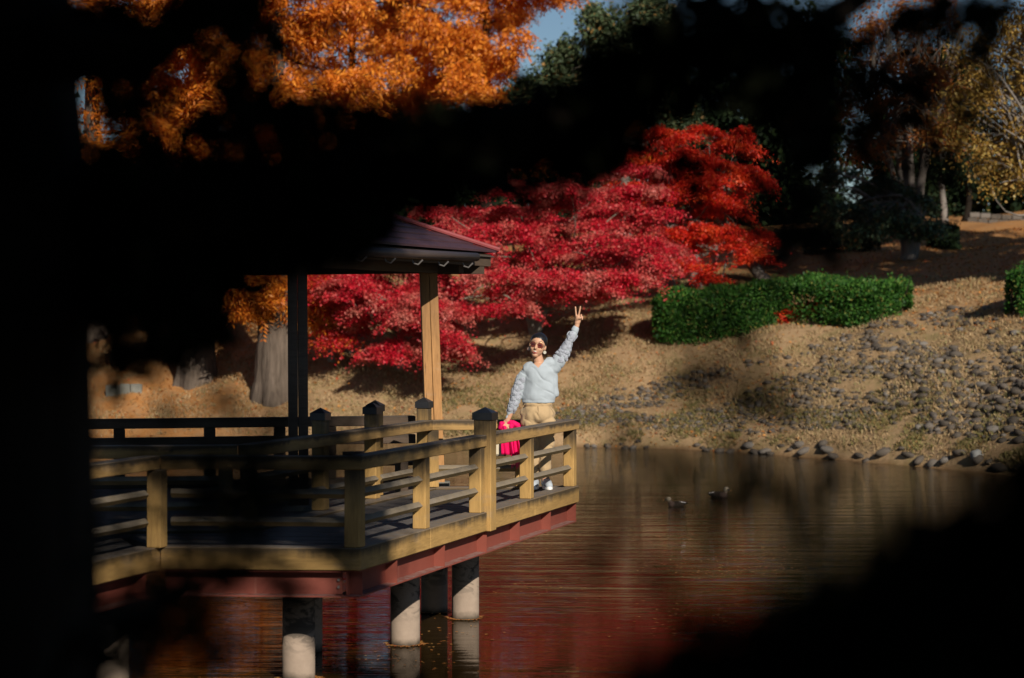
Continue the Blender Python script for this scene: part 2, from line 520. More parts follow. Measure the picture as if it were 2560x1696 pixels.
class MB:
    def __init__(self):
        self.v = []
        self.f = []

    def add(self, vs, fs):
        k = len(self.v)
        self.v += [tuple(p) for p in vs]
        self.f += [tuple(i + k for i in f) for f in fs]

    def box(self, c, ax, ay, az):
        """centre and three half-axis vectors"""
        c, ax, ay, az = Vector(c), Vector(ax), Vector(ay), Vector(az)
        vs = [c + sx * ax + sy * ay + sz * az for sz in (-1, 1) for sy in (-1, 1) for sx in (-1, 1)]
        self.add(vs, [(0, 2, 3, 1), (4, 5, 7, 6), (0, 1, 5, 4), (2, 6, 7, 3), (0, 4, 6, 2), (1, 3, 7, 5)])

    def prism(self, poly, z0, z1):
        n = len(poly)
        vs = [(p[0], p[1], z0) for p in poly] + [(p[0], p[1], z1) for p in poly]
        fs = [tuple(reversed(range(n))), tuple(range(n, 2 * n))]
        for i in range(n):
            j = (i + 1) % n
            fs.append((i, j, n + j, n + i))
        self.add(vs, fs)

    def tube(self, path, radii, n=8, cap=True, flat=1.0):
        path = [Vector(p) for p in path]
        k0 = len(self.v)
        prev = None
        for i, p in enumerate(path):
            a = path[max(0, i - 1)]
            b = path[min(len(path) - 1, i + 1)]
            d = (b - a).normalized() if (b - a).length > 1e-9 else Vector((0, 0, 1))
            if prev is None:
                ref = Vector((0, 0, 1)) if abs(d.z) < 0.9 else Vector((1, 0, 0))
                x = d.cross(ref).normalized()
            else:
                x = (prev - d * prev.dot(d))
                x = x.normalized() if x.length > 1e-6 else d.orthogonal().normalized()
            prev = x
            y = d.cross(x)
            r = radii[i] if hasattr(radii, '__len__') else radii
            for j in range(n):
                t = 2 * math.pi * j / n
                self.v.append(tuple(p + x * (r * math.cos(t)) + y * (r * flat * math.sin(t))))
        for i in range(len(path) - 1):
            for j in range(n):
                a = k0 + i * n + j
                b = k0 + i * n + (j + 1) % n
                self.f.append((a, b, b + n, a + n))
        if cap:
            self.f.append(tuple(k0 + j for j in reversed(range(n))))
            e = k0 + (len(path) - 1) * n
            self.f.append(tuple(e + j for j in range(n)))

    def build(self, name, mat, parent=None, smooth=False, bevel=0.0):
        me = bpy.data.meshes.new(name)
        me.from_pydata(self.v, [], self.f)
        if bevel:
            bm = bmesh.new()
            bm.from_mesh(me)
            bmesh.ops.recalc_face_normals(bm, faces=bm.faces)
            bmesh.ops.bevel(bm, geom=[e for e in bm.edges if len(e.link_faces) == 2 and e.calc_face_angle(0) > 0.5],
                            offset=bevel, segments=1, affect='EDGES')
            bm.to_mesh(me)
            bm.free()
        else:
            bm = bmesh.new()
            bm.from_mesh(me)
            bmesh.ops.recalc_face_normals(bm, faces=bm.faces)
            bm.to_mesh(me)
            bm.free()
        me.update()
        return mesh_obj(name, me, mat, parent, smooth)


def quads_mesh(name, V):
    """V: (n,4,3) array -> mesh of separate quads"""
    n = len(V)
    me = bpy.data.meshes.new(name)
    me.vertices.add(n * 4)
    me.vertices.foreach_set('co', np.asarray(V, dtype=np.float32).ravel())
    me.loops.add(n * 4)
    me.loops.foreach_set('vertex_index', np.arange(n * 4, dtype=np.int32))
    me.polygons.add(n)
    me.polygons.foreach_set('loop_start', np.arange(0, n * 4, 4, dtype=np.int32))
    me.polygons.foreach_set('loop_total', np.full(n, 4, dtype=np.int32))
    me.update(calc_edges=True)
    return me


def unit(a):
    return a / np.maximum(np.linalg.norm(a, axis=-1, keepdims=True), 1e-9)


def leaf_quads(P, D, Nn, L, W, fold=0.18):
    """kite leaves: base P, growing along D, face normal about Nn, length L, width W"""
    n = len(P)
    D = unit(D)
    S = unit(np.cross(D, Nn))
    Nn = np.cross(S, D)
    L = np.broadcast_to(np.asarray(L), (n,))[:, None]
    W = np.broadcast_to(np.asarray(W), (n,))[:, None]
    V = np.empty((n, 4, 3))
    V[:, 0] = P
    V[:, 1] = P + D * L * 0.45 + S * W * 0.5 + Nn * W * fold
    V[:, 2] = P + D * L
    V[:, 3] = P + D * L * 0.45 - S * W * 0.5 + Nn * W * fold
    return V


def rnd_dir(n):
    return unit(RNG.normal(size=(n, 3)))


def px(u, v, Y):
    return Vector(((u - U0) / FPX * Y, Y, CAMZ - (v - V0) / FPX * Y))


# ------------------------------------------------------------------ terrain
WZ = -0.10             # pond level
SH_U = np.array([-3000, -800, 0, 254, 800, 1450, 1700, 2000, 2200, 2400, 2560, 3000, 4000, 7000], float)
SH_Y = np.array([62, 56, 52.5, 51.7, 50, 48.3, 47.4, 45, 43, 40.9, 39, 33, 25, 15], float)
PR_D = np.array([-6, -1.2, -0.15, 0.1, 0.4, 2.3, 5.4, 8, 12, 18, 33, 60, 120, 400], float)
PR_Z = np.array([-1.2, -0.6, -0.13, -0.06, 0.2, 0.86, 2.06, 2.86, 3.55, 4.45, 6.0, 8.0, 11.0, 18.0], float)


def gz_np(X, Y):
    u = U0 + FPX * X / Y
    d = Y - np.interp(u, SH_U, SH_Y)
    wob = 0.35 * np.sin(X * 0.9 + 1.3) + 0.2 * np.sin(X * 2.3) + 0.12 * np.sin(X * 5.1 + 0.4)
    z = np.interp(d + wob * np.clip(d + 1.0, 0, 1.0) * 0.4, PR_D, PR_Z)
    amp = np.clip(d * 0.4, 0, 1)
    z = z + amp * (0.07 * np.sin(X * 0.9 + Y * 0.55) + 0.05 * np.sin(X * 1.7 - Y * 1.3 + 1.0))
    return z


def gz(x, y):
    return float(gz_np(np.array([x]), np.array([y]))[0])


def ground_at(u, v):
    """where the sight line through photograph pixel (u, v) meets the far bank"""
    Y = np.linspace(36, 160, 2500)
    X = (u - U0) / FPX * Y
    zr = CAMZ - (v - V0) / FPX * Y
    hit = np.nonzero(gz_np(X, Y) >= zr)[0]
    i = hit[0] if len(hit) else len(Y) - 1
    return Vector((X[i], Y[i], float(gz_np(X[i:i + 1], Y[i:i + 1])[0])))


def build_bank():
    us = np.concatenate([np.linspace(-2600, -200, 30, endpoint=False), np.linspace(-200, 2760, 300, endpoint=False), np.linspace(2760, 6500, 40)])
    ds = np.concatenate([np.linspace(-5, -0.4, 8, endpoint=False), np.linspace(-0.4, 20, 150, endpoint=False),
                         np.linspace(20, 60, 60, endpoint=False), np.linspace(60, 420, 30)])
    Uu, Dd = np.meshgrid(us, ds, indexing='ij')
    Yy = np.interp(Uu, SH_U, SH_Y) + Dd
    Xx = (Uu - U0) / FPX * Yy
    Zz = gz_np(Xx, Yy)
    nu, nd = Uu.shape
    V = np.stack([Xx, Yy, Zz], -1).reshape(-1, 3)
    idx = np.arange(nu * nd).reshape(nu, nd)
    F = np.stack([idx[:-1, :-1], idx[1:, :-1], idx[1:, 1:], idx[:-1, 1:]], -1).reshape(-1, 4)
    me = bpy.data.meshes.new('bank')
    me.from_pydata(V.tolist(), [], F.tolist())
    me.update()
    return tag(mesh_obj('bank', me, 'bank_ground', None, True), kind='structure')


bank = build_bank()

mb = MB()
mb.add([(-300, -60, WZ), (300, -60, WZ), (300, 300, WZ), (-300, 300, WZ)], [(0, 1, 2, 3)])
water = tag(mb.build('pond_water', 'pond_water'), kind='structure')

# near bank under and behind the photographer
mb = MB()
gx = np.linspace(-40, 40, 60)
gy = np.linspace(-70, 4.2, 50)
vs, fs = [], []
for i, x in enumerate(gx):
    for j, y in enumerate(gy):
        z = 1.12 + 0.06 * math.sin(x * 1.1) * math.cos(y * 0.9) - max(0, y - 2.6) * 0.95
        vs.append((x, y, z))
for i in range(59):
    for j in range(49):
        a = i * 50 + j
        fs.append((a, a + 50, a + 51, a + 1))
mb.add(vs, fs)
near_bank = tag(mb.build('near_bank', 'near_soil', None, True), kind='structure')

# ------------------------------------------------------------------ bank stones
STONES = []
for k in range(7):
    bm = bmesh.new()
    bmesh.ops.create_icosphere(bm, subdivisions=1, radius=1.0)
    off = Vector((k * 7.3, 2.1 * k, 0))
    for v in bm.verts:
        n = mnoise.noise(v.co * 0.9 + off)
        v.co = v.co * (1 + 0.32 * n)
        v.co.z *= 0.62
    me = bpy.data.meshes.new('stone')
    bm.to_mesh(me)
    bm.free()
    me.materials.append(MATS['river_stone'])
    me.polygons.foreach_set('use_smooth', [True] * len(me.polygons))
    STONES.append(me)

cand = []
UPX = np.array([1380, 1450, 1600, 1750, 1900, 2050, 2200, 2400, 2600])
TOPV = np.array([1005, 985, 955, 930, 900, 860, 800, 770, 760])
BOTV = np.array([1055, 1060, 1075, 1080, 1085, 1075, 1080, 1095, 1110])
for _ in range(17000):
    u = 1380 + 1230 * random.random() ** 0.8
    t, b = np.interp(u, UPX, TOPV), np.interp(u, UPX, BOTV)
    s = random.random()
    v = t + (b - t) * s
    nz = mnoise.noise(Vector((u * 0.006, v * 0.016, 3.1))) + 0.55 * mnoise.noise(Vector((u * 0.02, v * 0.05, 9)))
    dens = -0.05 + nz * 1.4 + 0.55 * s + 0.30 * (u - 1400) / 1100
    if u > 2300 and 0.45 < s < 0.95:
        dens += 0.35
    if random.random() > dens:
        continue
    p = ground_at(u, v)
    size = (0.028 + 0.085 * random.random() ** 3.4) * (1.0 + 0.5 * max(0, (u - 2000) / 550))
    cand.append((size, p))
for u in np.arange(1470, 2570, 13):
    if random.random() < (0.45 if u < 1850 else 0.9):
        uu = u + random.uniform(-5, 5)
        p = ground_at(uu, 0.0) if False else None
        Y = float(np.interp(uu, SH_U, SH_Y)) + random.uniform(-0.05, 0.35)
        X = (uu - U0) / FPX * Y
        p = Vector((X, Y, max(WZ + 0.02, gz(X, Y))))
        cand.append(((0.085 + 0.10 * random.random()) * (1 if u > 1800 else 0.7), p))
kept = []
cell = {}
random.shuffle(cand)
cand.sort(key=lambda c: -c[0] * (60 / c[1].y))
for s, p in cand:
    key = (int(p.x / 0.3), int(p.y / 0.3))
    ok = True
    for dx in (-1, 0, 1):
        for dy in (-1, 0, 1):
            for s2, p2 in cell.get((key[0] + dx, key[1] + dy), ()):
                if (p2.xy - p.xy).length < (s + s2) * 0.78:
                    ok = False
    if ok:
        cell.setdefault(key, []).append((s, p))
        kept.append((s, p))
for s, p in kept[:300]:
    o = bpy.data.objects.new('stone', random.choice(STONES))
    COL.objects.link(o)
    o.parent = bank
    o.location = p + Vector((0, 0, s * random.uniform(-0.15, 0.15)))
    o.rotation_euler = (random.uniform(-.3, .3) + 0.25, random.uniform(-.3, .3), random.uniform(0, 6.28))
    o.scale = (s * random.uniform(0.9, 1.45), s * random.uniform(0.7, 1.1), s * random.uniform(0.75, 1.1))
mb = MB()
for s, p in kept[300:]:
    me = random.choice(STONES)
    M = Matrix.Translation(p + Vector((0, 0, s * 0.08))) @ Matrix.Rotation(random.uniform(0, 6.28), 4, 'Z') @ Matrix.Diagonal((s * 1.15, s * 0.95, s, 1))
    mb.add([M @ v.co for v in me.vertices], [tuple(f.vertices) for f in me.polygons])
if mb.v:
    o = mb.build('small_stones', 'river_stone', bank, True)
    o['kind'] = 'stuff'


def stone_thing(name, u, v, Y, r, mat, label, cat='stone', squash=0.75, seed=0, z=None):
    bm = bmesh.new()
    bmesh.ops.create_icosphere(bm, subdivisions=3, radius=1.0)
    for vv in bm.verts:
        vv.co = vv.co * (1 + 0.3 * mnoise.noise(vv.co * 1.1 + Vector((seed, 0, 0))))
        vv.co.z *= squash
        vv.co *= r
    me = bpy.data.meshes.new(name)
    bm.to_mesh(me)
    bm.free()
    o = mesh_obj(name, me, mat, None, True)
    p = px(u, v, Y)
    o.location = (p.x, p.y, z if z is not None else p.z)
    return tag(o, label, cat)


stone_thing('boulder', 2443, 1139, 40.6, 0.125, 'pale_stone', 'small pale grey boulder sitting at the waterline among dark stones', seed=3, squash=0.9)
g = ground_at(886, 880)
stone_thing('standing_stone', 886, 850, g.y, 0.24, 'grey_stone', 'grey upright stone in the shade behind the low red branches', seed=8, squash=1.5, z=g.z + 0.2)

# ------------------------------------------------------------------ grass and litter
NB = 190000
u = RNG.uniform(-150, 2700, NB)
d = RNG.uniform(0.15, 15, NB) ** 1.0
Y = np.interp(u, SH_U, SH_Y) + d
X = (u - U0) / FPX * Y
Z = gz_np(X, Y) - 0.015
P = np.stack([X, Y, Z], -1)
D = RNG.normal(size=(NB, 3)) * np.array([0.5, 0.5, 0.12]) + np.array([0, 0, 0.75])
tuft = np.array([mnoise.noise(Vector((x * 1.7, y * 1.3, 4.4))) + 0.6 * mnoise.noise(Vector((x * 5, y * 4, 1.1))) for x, y in zip(X, Y)])
keep = tuft + RNG.uniform(-0.25, 0.25, NB) > -0.12
P, D, tuft = P[keep], D[keep], tuft[keep]
nb_ = len(P)
V = leaf_quads(P, D, rnd_dir(nb_), RNG.uniform(0.05, 0.12, nb_) * (1 + 0.7 * np.clip(tuft, -0.4, 1)), RNG.uniform(0.014, 0.03, nb_))
tag(mesh_obj('grass', quads_mesh('grass', V), 'grass_blade'), 'dry straw-coloured grass growing over the far bank', 'grass', kind='stuff')

NM = 30000
u = RNG.uniform(1100, 2650, NM)
d = np.abs(RNG.normal(0, 1.7, NM)) + 0.25
Y = np.interp(u, SH_U, SH_Y) + d
X = (u - U0) / FPX * Y
keep = np.array([mnoise.noise(Vector((x * 1.1, y * 1.0, 8.2))) + 0.5 * mnoise.noise(Vector((x * 3, y * 3, 2.2))) + RNG.uniform(-0.15, 0.15) > 0.02 for x, y in zip(X, Y)])
P = np.stack([X, Y, gz_np(X, Y) - 0.01], -1)[keep]
n = len(P)
V = leaf_quads(P, RNG.normal(size=(n, 3)) * np.array([0.6, 0.6, 0.1]) + np.array([0, 0, 0.7]), rnd_dir(n), RNG.uniform(0.06, 0.16, n), RNG.uniform(0.014, 0.03, n))
tag(mesh_obj('moss_tufts', quads_mesh('moss_tufts', V), 'moss_blade'), 'olive-green grass tufts and moss between the bank stones near the water', 'grass', kind='stuff')

NL = 20000
u = np.concatenate([RNG.uniform(1900, 2700, NL // 2), RNG.uniform(-100, 2000, NL - NL // 2)])
d = np.concatenate([RNG.uniform(7, 32, NL // 2), RNG.uniform(0.1, 14, NL - NL // 2)])
Y = np.interp(u, SH_U, SH_Y) + d
X = (u - U0) / FPX * Y
P = np.stack([X, Y, gz_np(X, Y) + 0.02], -1)
D = RNG.normal(size=(NL, 3)) * np.array([1, 1, 0.3])
V = leaf_quads(P, D, np.array([0, 0, 1.0]) + 0.5 * RNG.normal(size=(NL, 3)), RNG.uniform(0.05, 0.10, NL), RNG.uniform(0.035, 0.07, NL))
tag(mesh_obj('fallen_leaves', quads_mesh('fallen_leaves', V), 'fallen_leaf'), 'orange-brown fallen leaves scattered over the far bank', 'leaves', kind='stuff')

# leaves adrift on the water near the piles
NF = 4200
X = RNG.uniform(-3.5, 3.5, NF)
Y = 16.5 + RNG.uniform(0, 1, NF) ** 1.2 * 16
keep = np.array([mnoise.noise(Vector((x * 0.45, y * 0.5, 1.7))) + RNG.uniform(-0.25, 0.25) > 0.16 for x, y in zip(X, Y)])
P = np.stack([X, Y, np.full(NF, WZ + 0.006)], -1)[keep]
ring = []
for (qx, qy) in ((-1.71, 17.0), (-0.95, 18.85), (-0.45, 20.5), (-0.767, 20.95)):
    for _ in range(150):
        a_, r_ = random.uniform(0, 6.283), 0.137 + abs(random.gauss(0, 0.02))
        ring.append((qx + r_ * math.cos(a_), qy + r_ * math.sin(a_), WZ + 0.008))
P = np.concatenate([P, np.array(ring)])
n = len(P)
V = leaf_quads(P, RNG.normal(size=(n, 3)) * np.array([1, 1, 0.0]), np.tile([0, 0, 1.0], (n, 1)), RNG.uniform(0.02, 0.06, n), RNG.uniform(0.015, 0.03, n), 0.05)
tag(mesh_obj('floating_leaves', quads_mesh('floating_leaves', V), 'fallen_leaf'), 'tiny orange leaves floating on the dark pond', 'leaves', kind='stuff')

# ------------------------------------------------------------------ zigzag boardwalk
ZK = 1.04                      # kerb top
SD = Vector((1.858, 6.17, 0)).normalized()          # the receding stretch
ND = Vector((SD.y, -SD.x, 0))                        # its outward side
C2 = Vector((-1.15, 16.17, 0))
C3 = Vector((0.708, 22.34, 0))
C1 = Vector((-2.70, 16.27, 0))
C0 = C1 - SD * 2.9
FD = (C2 - C1).normalized()                          # the stretch facing the camera
FN = Vector((FD.y, -FD.x, 0))
W2 = 1.52
P5 = Vector((-2.30, 17.78, 0))
P4 = Vector((-0.93, 22.22, 0))
P6 = Vector((-5.2, 17.45, 0))
S2 = (P4 - P5).normalized()

deck = tag(empty('boardwalk', (-1.15, 16.17, 0)), 'weathered timber zigzag boardwalk with railings on red steel beams and concrete piles over the pond', 'boardwalk')
UPV = Vector((0, 0, 1))


def beam(name, a, b, inward, w, z0, z1, mat, parent, bevel=0.006, ext=(0, 0)):
    """bar of width w lying inside the line a-b"""
    d = (b - a).normalized()
    a = a - d * ext[0]
    b = b + d * ext[1]
    m = MB()
    c = (a + b) / 2 + inward * (w / 2) + Vector((0, 0, (z0 + z1) / 2))
    m.box(c, (b - a) / 2, inward * (w / 2), (0, 0, (z1 - z0) / 2))
    return m.build(name, mat, parent, False, bevel)


def post(name, p, axis, w, z0, z1, mat='upright_timber', parent=None, bevel=0.006, depth=None):
    n = Vector((axis.y, -axis.x, 0))
    m = MB()
    m.box(p + Vector((0, 0, (z0 + z1) / 2)), axis * (w / 2), n * ((depth or w) / 2), (0, 0, (z1 - z0) / 2))
    return m.build(name, mat, parent or deck, False, bevel)


def cap(p, axis, w, z, parent):
    n = Vector((axis.y, -axis.x, 0))
    h = w / 2 + 0.012
    m = MB()
    base = [p + axis * h * sx + n * h * sy for sx, sy in ((-1, -1), (1, -1), (1, 1), (-1, 1))]
    vs = [b + Vector((0, 0, z)) for b in base] + [b + Vector((0, 0, z + 0.065)) for b in base] + [p + Vector((0, 0, z + 0.115))]
    m.add(vs, [(3, 2, 1, 0), (0, 1, 5, 4), (1, 2, 6, 5), (2, 3, 7, 6), (3, 0, 4, 7), (4, 5, 8), (5, 6, 8), (6, 7, 8), (7, 4, 8)])
    return m.build('post_cap', 'cap_metal', parent)


def tall_post(p, axis, w, z0, z1):
    o = post('tall_post', p, axis, w, z0, z1)
    cap(p, axis, w, z1 - 0.03, o)
    return o


def slat(a, b, z, parent=None, r=0.036, name='slat', mat='slat_timber'):
    d = (b - a).normalized()
    n = Vector((d.y, -d.x, 0))
    m = MB()
    vs = []
    for p in (a, b):
        for q in (n * r, UPV * r, -n * r, -UPV * r):
            vs.append(p + q + Vector((0, 0, z)))
    m.add(vs, [(0, 1, 2, 3), (7, 6, 5, 4), (0, 4, 5, 1), (1, 5, 6, 2), (2, 6, 7, 3), (3, 7, 4, 0)])
    return m.build(name, mat, parent or deck)


RW, RT, RB = 0.14, ZK + 0.70, ZK + 0.595
KW, KB = 0.19, ZK - 0.172


def rail_line(a, b, inward, posts, slat_ends=None, kerb_splits=(), rail_splits=(), tall=(), kerb=True, tall_w=0.165):
    """kerb beam, top rail, short posts (distances along the line), two diamond slats a bay"""
    d = (b - a).normalized()
    L = (b - a).length
    if kerb:
        cuts = [0] + list(kerb_splits) + [L]
        for i in range(len(cuts) - 1):
            beam('kerb_beam', a + d * (cuts[i] + (0.002 if i else 0)), a + d * (cuts[i + 1] - (0.002 if i < len(cuts) - 2 else 0)),
                 inward, KW, KB, ZK, 'deck_timber', deck)
    cuts = [0] + list(rail_splits) + [L]
    for i in range(len(cuts) - 1):
        beam('top_rail', a + d * (cuts[i] + (0.003 if i else 0)), a + d * (cuts[i + 1] - (0.003 if i < len(cuts) - 2 else 0)),
             inward, RW, RB, RT, 'rail_timber', deck)
    ctr = inward * (0.016 + 0.0575)
    for t in posts:
        if t in tall:
            continue
        post('short_post', a + d * t + ctr, d, 0.115, ZK, RB)
    ps = sorted(posts)
    for i in range(len(ps) - 1):
        for z in (1.447, 1.232):
            slat(a + d * (ps[i] + 0.05) + ctr, a + d * (ps[i + 1] - 0.05) + ctr, z)


# receding stretch, near side (camera's right)
near_posts = [0.075, 1.60, 3.16, 4.73, 6.34]
rail_line(C2, C3, -ND, near_posts, kerb_splits=(1.63, 3.20, 4.77), rail_splits=(3.20,), tall=(3.16,))
post('short_post', C2 + SD * 3.13 - ND * 0.075, SD, 0.115, ZK, RB)
tall_post(C2 + SD * 3.285 - ND * 0.045, SD, 0.165, KB - 0.004, 1.905)
# stretch facing the camera
rail_line(C1, C2, -FN, [0.02, (C2 - C1).length - 0.075], tall=(0.02,))
# stretch coming toward the camera at the left
rail_line(C0, C1, -ND, [0.02, 1.5, 2.84], tall=(2.84,))
post('short_post', C1 + Vector((-0.015, -0.005, 0)) - SD * 0.02, SD, 0.118, ZK, RB)
# far side of the walkway
rail_line(P5, P4, ND, [0.06, 1.77, 3.1, (P4 - P5).length - 0.03], tall=(1.77, 3.1))
for t in (1.77, 3.1, (P4 - P5).length - 0.03):
    tall_post(P5 + S2 * t + ND * 0.02, S2, 0.125, ZK, 1.895)
tall_post(P5 + S2 * 3.42 - ND * 0.07, S2, 0.125, ZK, 1.905)
rail_line(P6, P5, (P5 - P6).normalized().cross(UPV) * 1, [0.03, 1.5, 2.82])
# closed end behind the person
ED = (C3 - P4).normalized()
rail_line(P4 + ED * 0.02, C3 - ED * 0.16, Vector((ED.y, -ED.x, 0)), [0.08, 1.0])


def clip_poly(poly, p, n):
    out = []
    for i in range(len(poly)):
        a, b = poly[i], poly[(i + 1) % len(poly)]
        da, db = (a - p).dot(n), (b - p).dot(n)
        if da >= 0:
            out.append(a)
        if da * db < 0:
            out.append(a + (b - a) * (da / (da - db)))
    return out


def planks(poly, direction, w, z0, z1, parent, gap=0.008, name='plank', mat='plank_timber'):
    n = Vector((-direction.y, direction.x, 0))
    ts = [p.dot(n) for p in poly]
    t = min(ts)
    k = 0
    while t < max(ts):
        q = clip_poly(poly, n * t, n)
        if len(q) > 2:
            q = clip_poly(q, n * (t + w - gap), -n)
        if len(q) > 2:
            m = MB()
            dz = random.uniform(-0.002, 0.002)
            m.prism(q, z0, z1 + dz)
            m.build(name, mat, parent)
        t += w
        k += 1


ins = 0.192
A1 = C2 - ND * ins - FN * 0.0
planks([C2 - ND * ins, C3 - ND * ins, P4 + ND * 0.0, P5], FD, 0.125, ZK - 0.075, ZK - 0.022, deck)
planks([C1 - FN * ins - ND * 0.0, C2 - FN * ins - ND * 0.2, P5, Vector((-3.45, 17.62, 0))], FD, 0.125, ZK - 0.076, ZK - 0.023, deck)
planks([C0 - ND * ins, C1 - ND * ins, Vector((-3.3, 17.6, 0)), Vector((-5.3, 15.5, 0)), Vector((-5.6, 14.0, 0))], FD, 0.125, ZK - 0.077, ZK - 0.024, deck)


def hbeam(a, b, inward, stiff):
    d = (b - a).normalized()
    L = (b - a).length
    zt = KB - 0.004
    h = 0.205
    o = MB()
    c = (a + b) / 2 + inward * 0.125
    for zc in (zt - 0.006, zt - h + 0.006):
        o.box(c + Vector((0, 0, zc)), d * (L / 2), inward * 0.1, (0, 0, 0.006))
    o.box(c + Vector((0, 0, zt - h / 2)), d * (L / 2), inward * 0.005, (0, 0, h / 2 - 0.0125))
    bo = o.build('steel_beam', 'red_oxide_steel', deck)
    for t in stiff:
        m = MB()
        m.box(a + d * t + inward * (0.125 - 0.0535) + Vector((0, 0, zt - h / 2)), d * 0.005, inward * 0.048, (0, 0, h / 2 - 0.0125))
        m.build('stiffener', 'red_oxide_steel', bo)
    return bo


b1 = hbeam(C2 + SD * 0.02, C3 - SD * 0.02, -ND, [0.07, 0.85, 2.05, 3.25, 4.3, 5.4, 6.38])
b2 = hbeam(C1 + FD * 0.02, C2 - FD * 0.16 - FN * 0.0, -FN, [])
b3 = hbeam(C0, C1 - SD * 0.05, -ND, [0.5, 1.7, 2.7])
for zz in (KB - 0.085, KB - 0.14):
    m = MB()
    c = C2 - FD * 0.19 - FN * 0.115 + Vector((0, 0, zz))
    m.tube([c + FN * -0.002, c + FN * 0.016], [0.013, 0.011], 6)
    m.build('bolt', 'bolt_metal', b2)

for x, y in ((-1.71, 17.0), (-0.95, 18.85), (-0.45, 20.5), (-0.767, 20.95), (-1.785, 18.5), (-3.16, 16.76), (-2.3, 23.2), (-4.2, 19.5)):
    m = MB()
    r = 0.131
    m.tube([(x, y, -1.0), (x, y, 0.58)], r, 28)
    po = m.build('pile', 'pile_concrete', deck, True)
    m = MB()
    m.tube([(x, y, 0.578), (x, y, 0.662)], r + 0.014, 28)
    m.build('pile_collar', 'cap_metal', po, True)

# ------------------------------------------------------------------ pavilion
TIP = Vector((-0.17, 23.0, 0))
AD = Vector((-0.38, -0.925, 0)).normalized()
BD = Vector((-AD.y * -1, 0, 0))
BD = Vector((AD.y, -AD.x, 0))     # left and back
LA, LB = 4.2, 5.7
pav = tag(empty('pavilion', (-2.9, 21.5, 0)), 'open timber pavilion with a low dark red hipped roof standing over the pond', 'pavilion')
ZE, ZR = 3.525, 4.37
e1, e2, e3, e4 = TIP, TIP + AD * LA, TIP + AD * LA + BD * LB, TIP + BD * LB
r1 = TIP + AD * (LA / 2) + BD * (LA / 2)
r2 = TIP + AD * (LA / 2) + BD * (LB - LA / 2)
# roof courses: each face stepped in overlapping courses of shingle strips
roof_o = MB()


def zv(p, z):
    return Vector((p.x, p.y, z))


for (p, q, a, b) in ((e1, e2, r1, r1), (e2, e3, r1, r2), (e3, e4, r2, r2), (e4, e1, r2, r1)):
    roof_o.add([zv(p, ZE - 0.06), zv(q, ZE - 0.06), zv(b if a != b else a, ZR - 0.05), zv(a, ZR - 0.05)], [(0, 1, 2, 3)])
roof = roof_o.build('roof', 'dark_timber', pav)
NC = 11
for (p, q, a, b) in ((e1, e2, r1, r1 + Vector((0.01, 0, 0))), (e2, e3, r1, r2), (e4, e1, r2, r1)):
    for k in range(NC):
        t0, t1 = k / NC, (k + 1.15) / NC
        t1 = min(t1, 1)
        m = MB()
        z0 = ZE + (ZR - ZE) * t0
        z1 = ZE + (ZR - ZE) * t1
        vs = [zv(p.lerp(a, t0), z0 + 0.012), zv(q.lerp(b, t0), z0 + 0.012), zv(q.lerp(b, t1), z1 - 0.004), zv(p.lerp(a, t1), z1 - 0.004)]
        lo = [v - Vector((0, 0, 0.022)) for v in vs]
        m.add(vs + lo, [(0, 1, 2, 3), (7, 6, 5, 4), (0, 4, 5, 1), (1, 5, 6, 2), (2, 6, 7, 3), (3, 7, 4, 0)])
        m.build('shingle_course', 'roof_metal', roof)
for p, a in ((e1, r1), (e2, r1), (r1, r2)):
    m = MB()
    zp = ZE if p is not r1 else ZR
    m.tube([zv(p, zp + 0.02) + (p - a).normalized() * 0.03 + Vector((0, 0, 0.004)), zv(a, ZR + 0.03)], 0.026, 8, True)
    m.build('ridge_cap', 'ridge_metal', roof)
# fascia, rafters, gutter
for p, q in ((e1, e2), (e2, e3), (e4, e1)):
    d = (q - p).normalized()
    n = Vector((d.y, -d.x, 0))
    c = (p + q) / 2
    if (c - r1).dot(n) < 0:
        n = -n
    m = MB()
    m.box(c - n * 0.05 + Vector((0, 0, ZE - 0.095)), d * ((q - p).length / 2 - 0.08), n * 0.018, (0, 0, 0.065))
    m.build('fascia_board', 'dark_timber', roof)
gp, gq = e1 + AD * 0.62, e2 - AD * 0.1
gn = Vector((AD.y, -AD.x, 0))
gn = -BD
m = MB()
m.tube([gp + gn * 0.03 + Vector((0, 0, ZE - 0.075)), gq + gn * 0.03 + Vector((0, 0, ZE - 0.105))], 0.046, 12)
m.build('gutter', 'gutter_metal', pav, True)
for k in range(6):
    c = gp.lerp(gq, 0.06 + k * 0.18) + gn * 0.03 + Vector((0, 0, ZE - 0.09))
    m = MB()
    m.tube([c - gn * 0.08 + Vector((0, 0, -0.02)), c - gn * 0.05 + Vector((0, 0, -0.085)), c + Vector((0, 0, -0.10)), c + gn * 0.05 + Vector((0, 0, -0.055))], 0.009, 6)
    m.build('gutter_hook', 'bolt_metal', pav)
m = MB()
m.box(e1 + (AD + BD) * 0.30 + Vector((0, 0, ZE - 0.16)), AD * 0.06, BD * 0.26, (0, 0, 0.085))
m.build('beam_end', 'dark_timber', pav)
q1 = TIP + (AD + BD) * 0.55 + Vector((0.07, 0, 0))
q2 = q1 + AD * 3.1
q3 = q1 + BD * 4.6
q4 = q2 + BD * 4.6
ctr = (q1 + q4) / 2
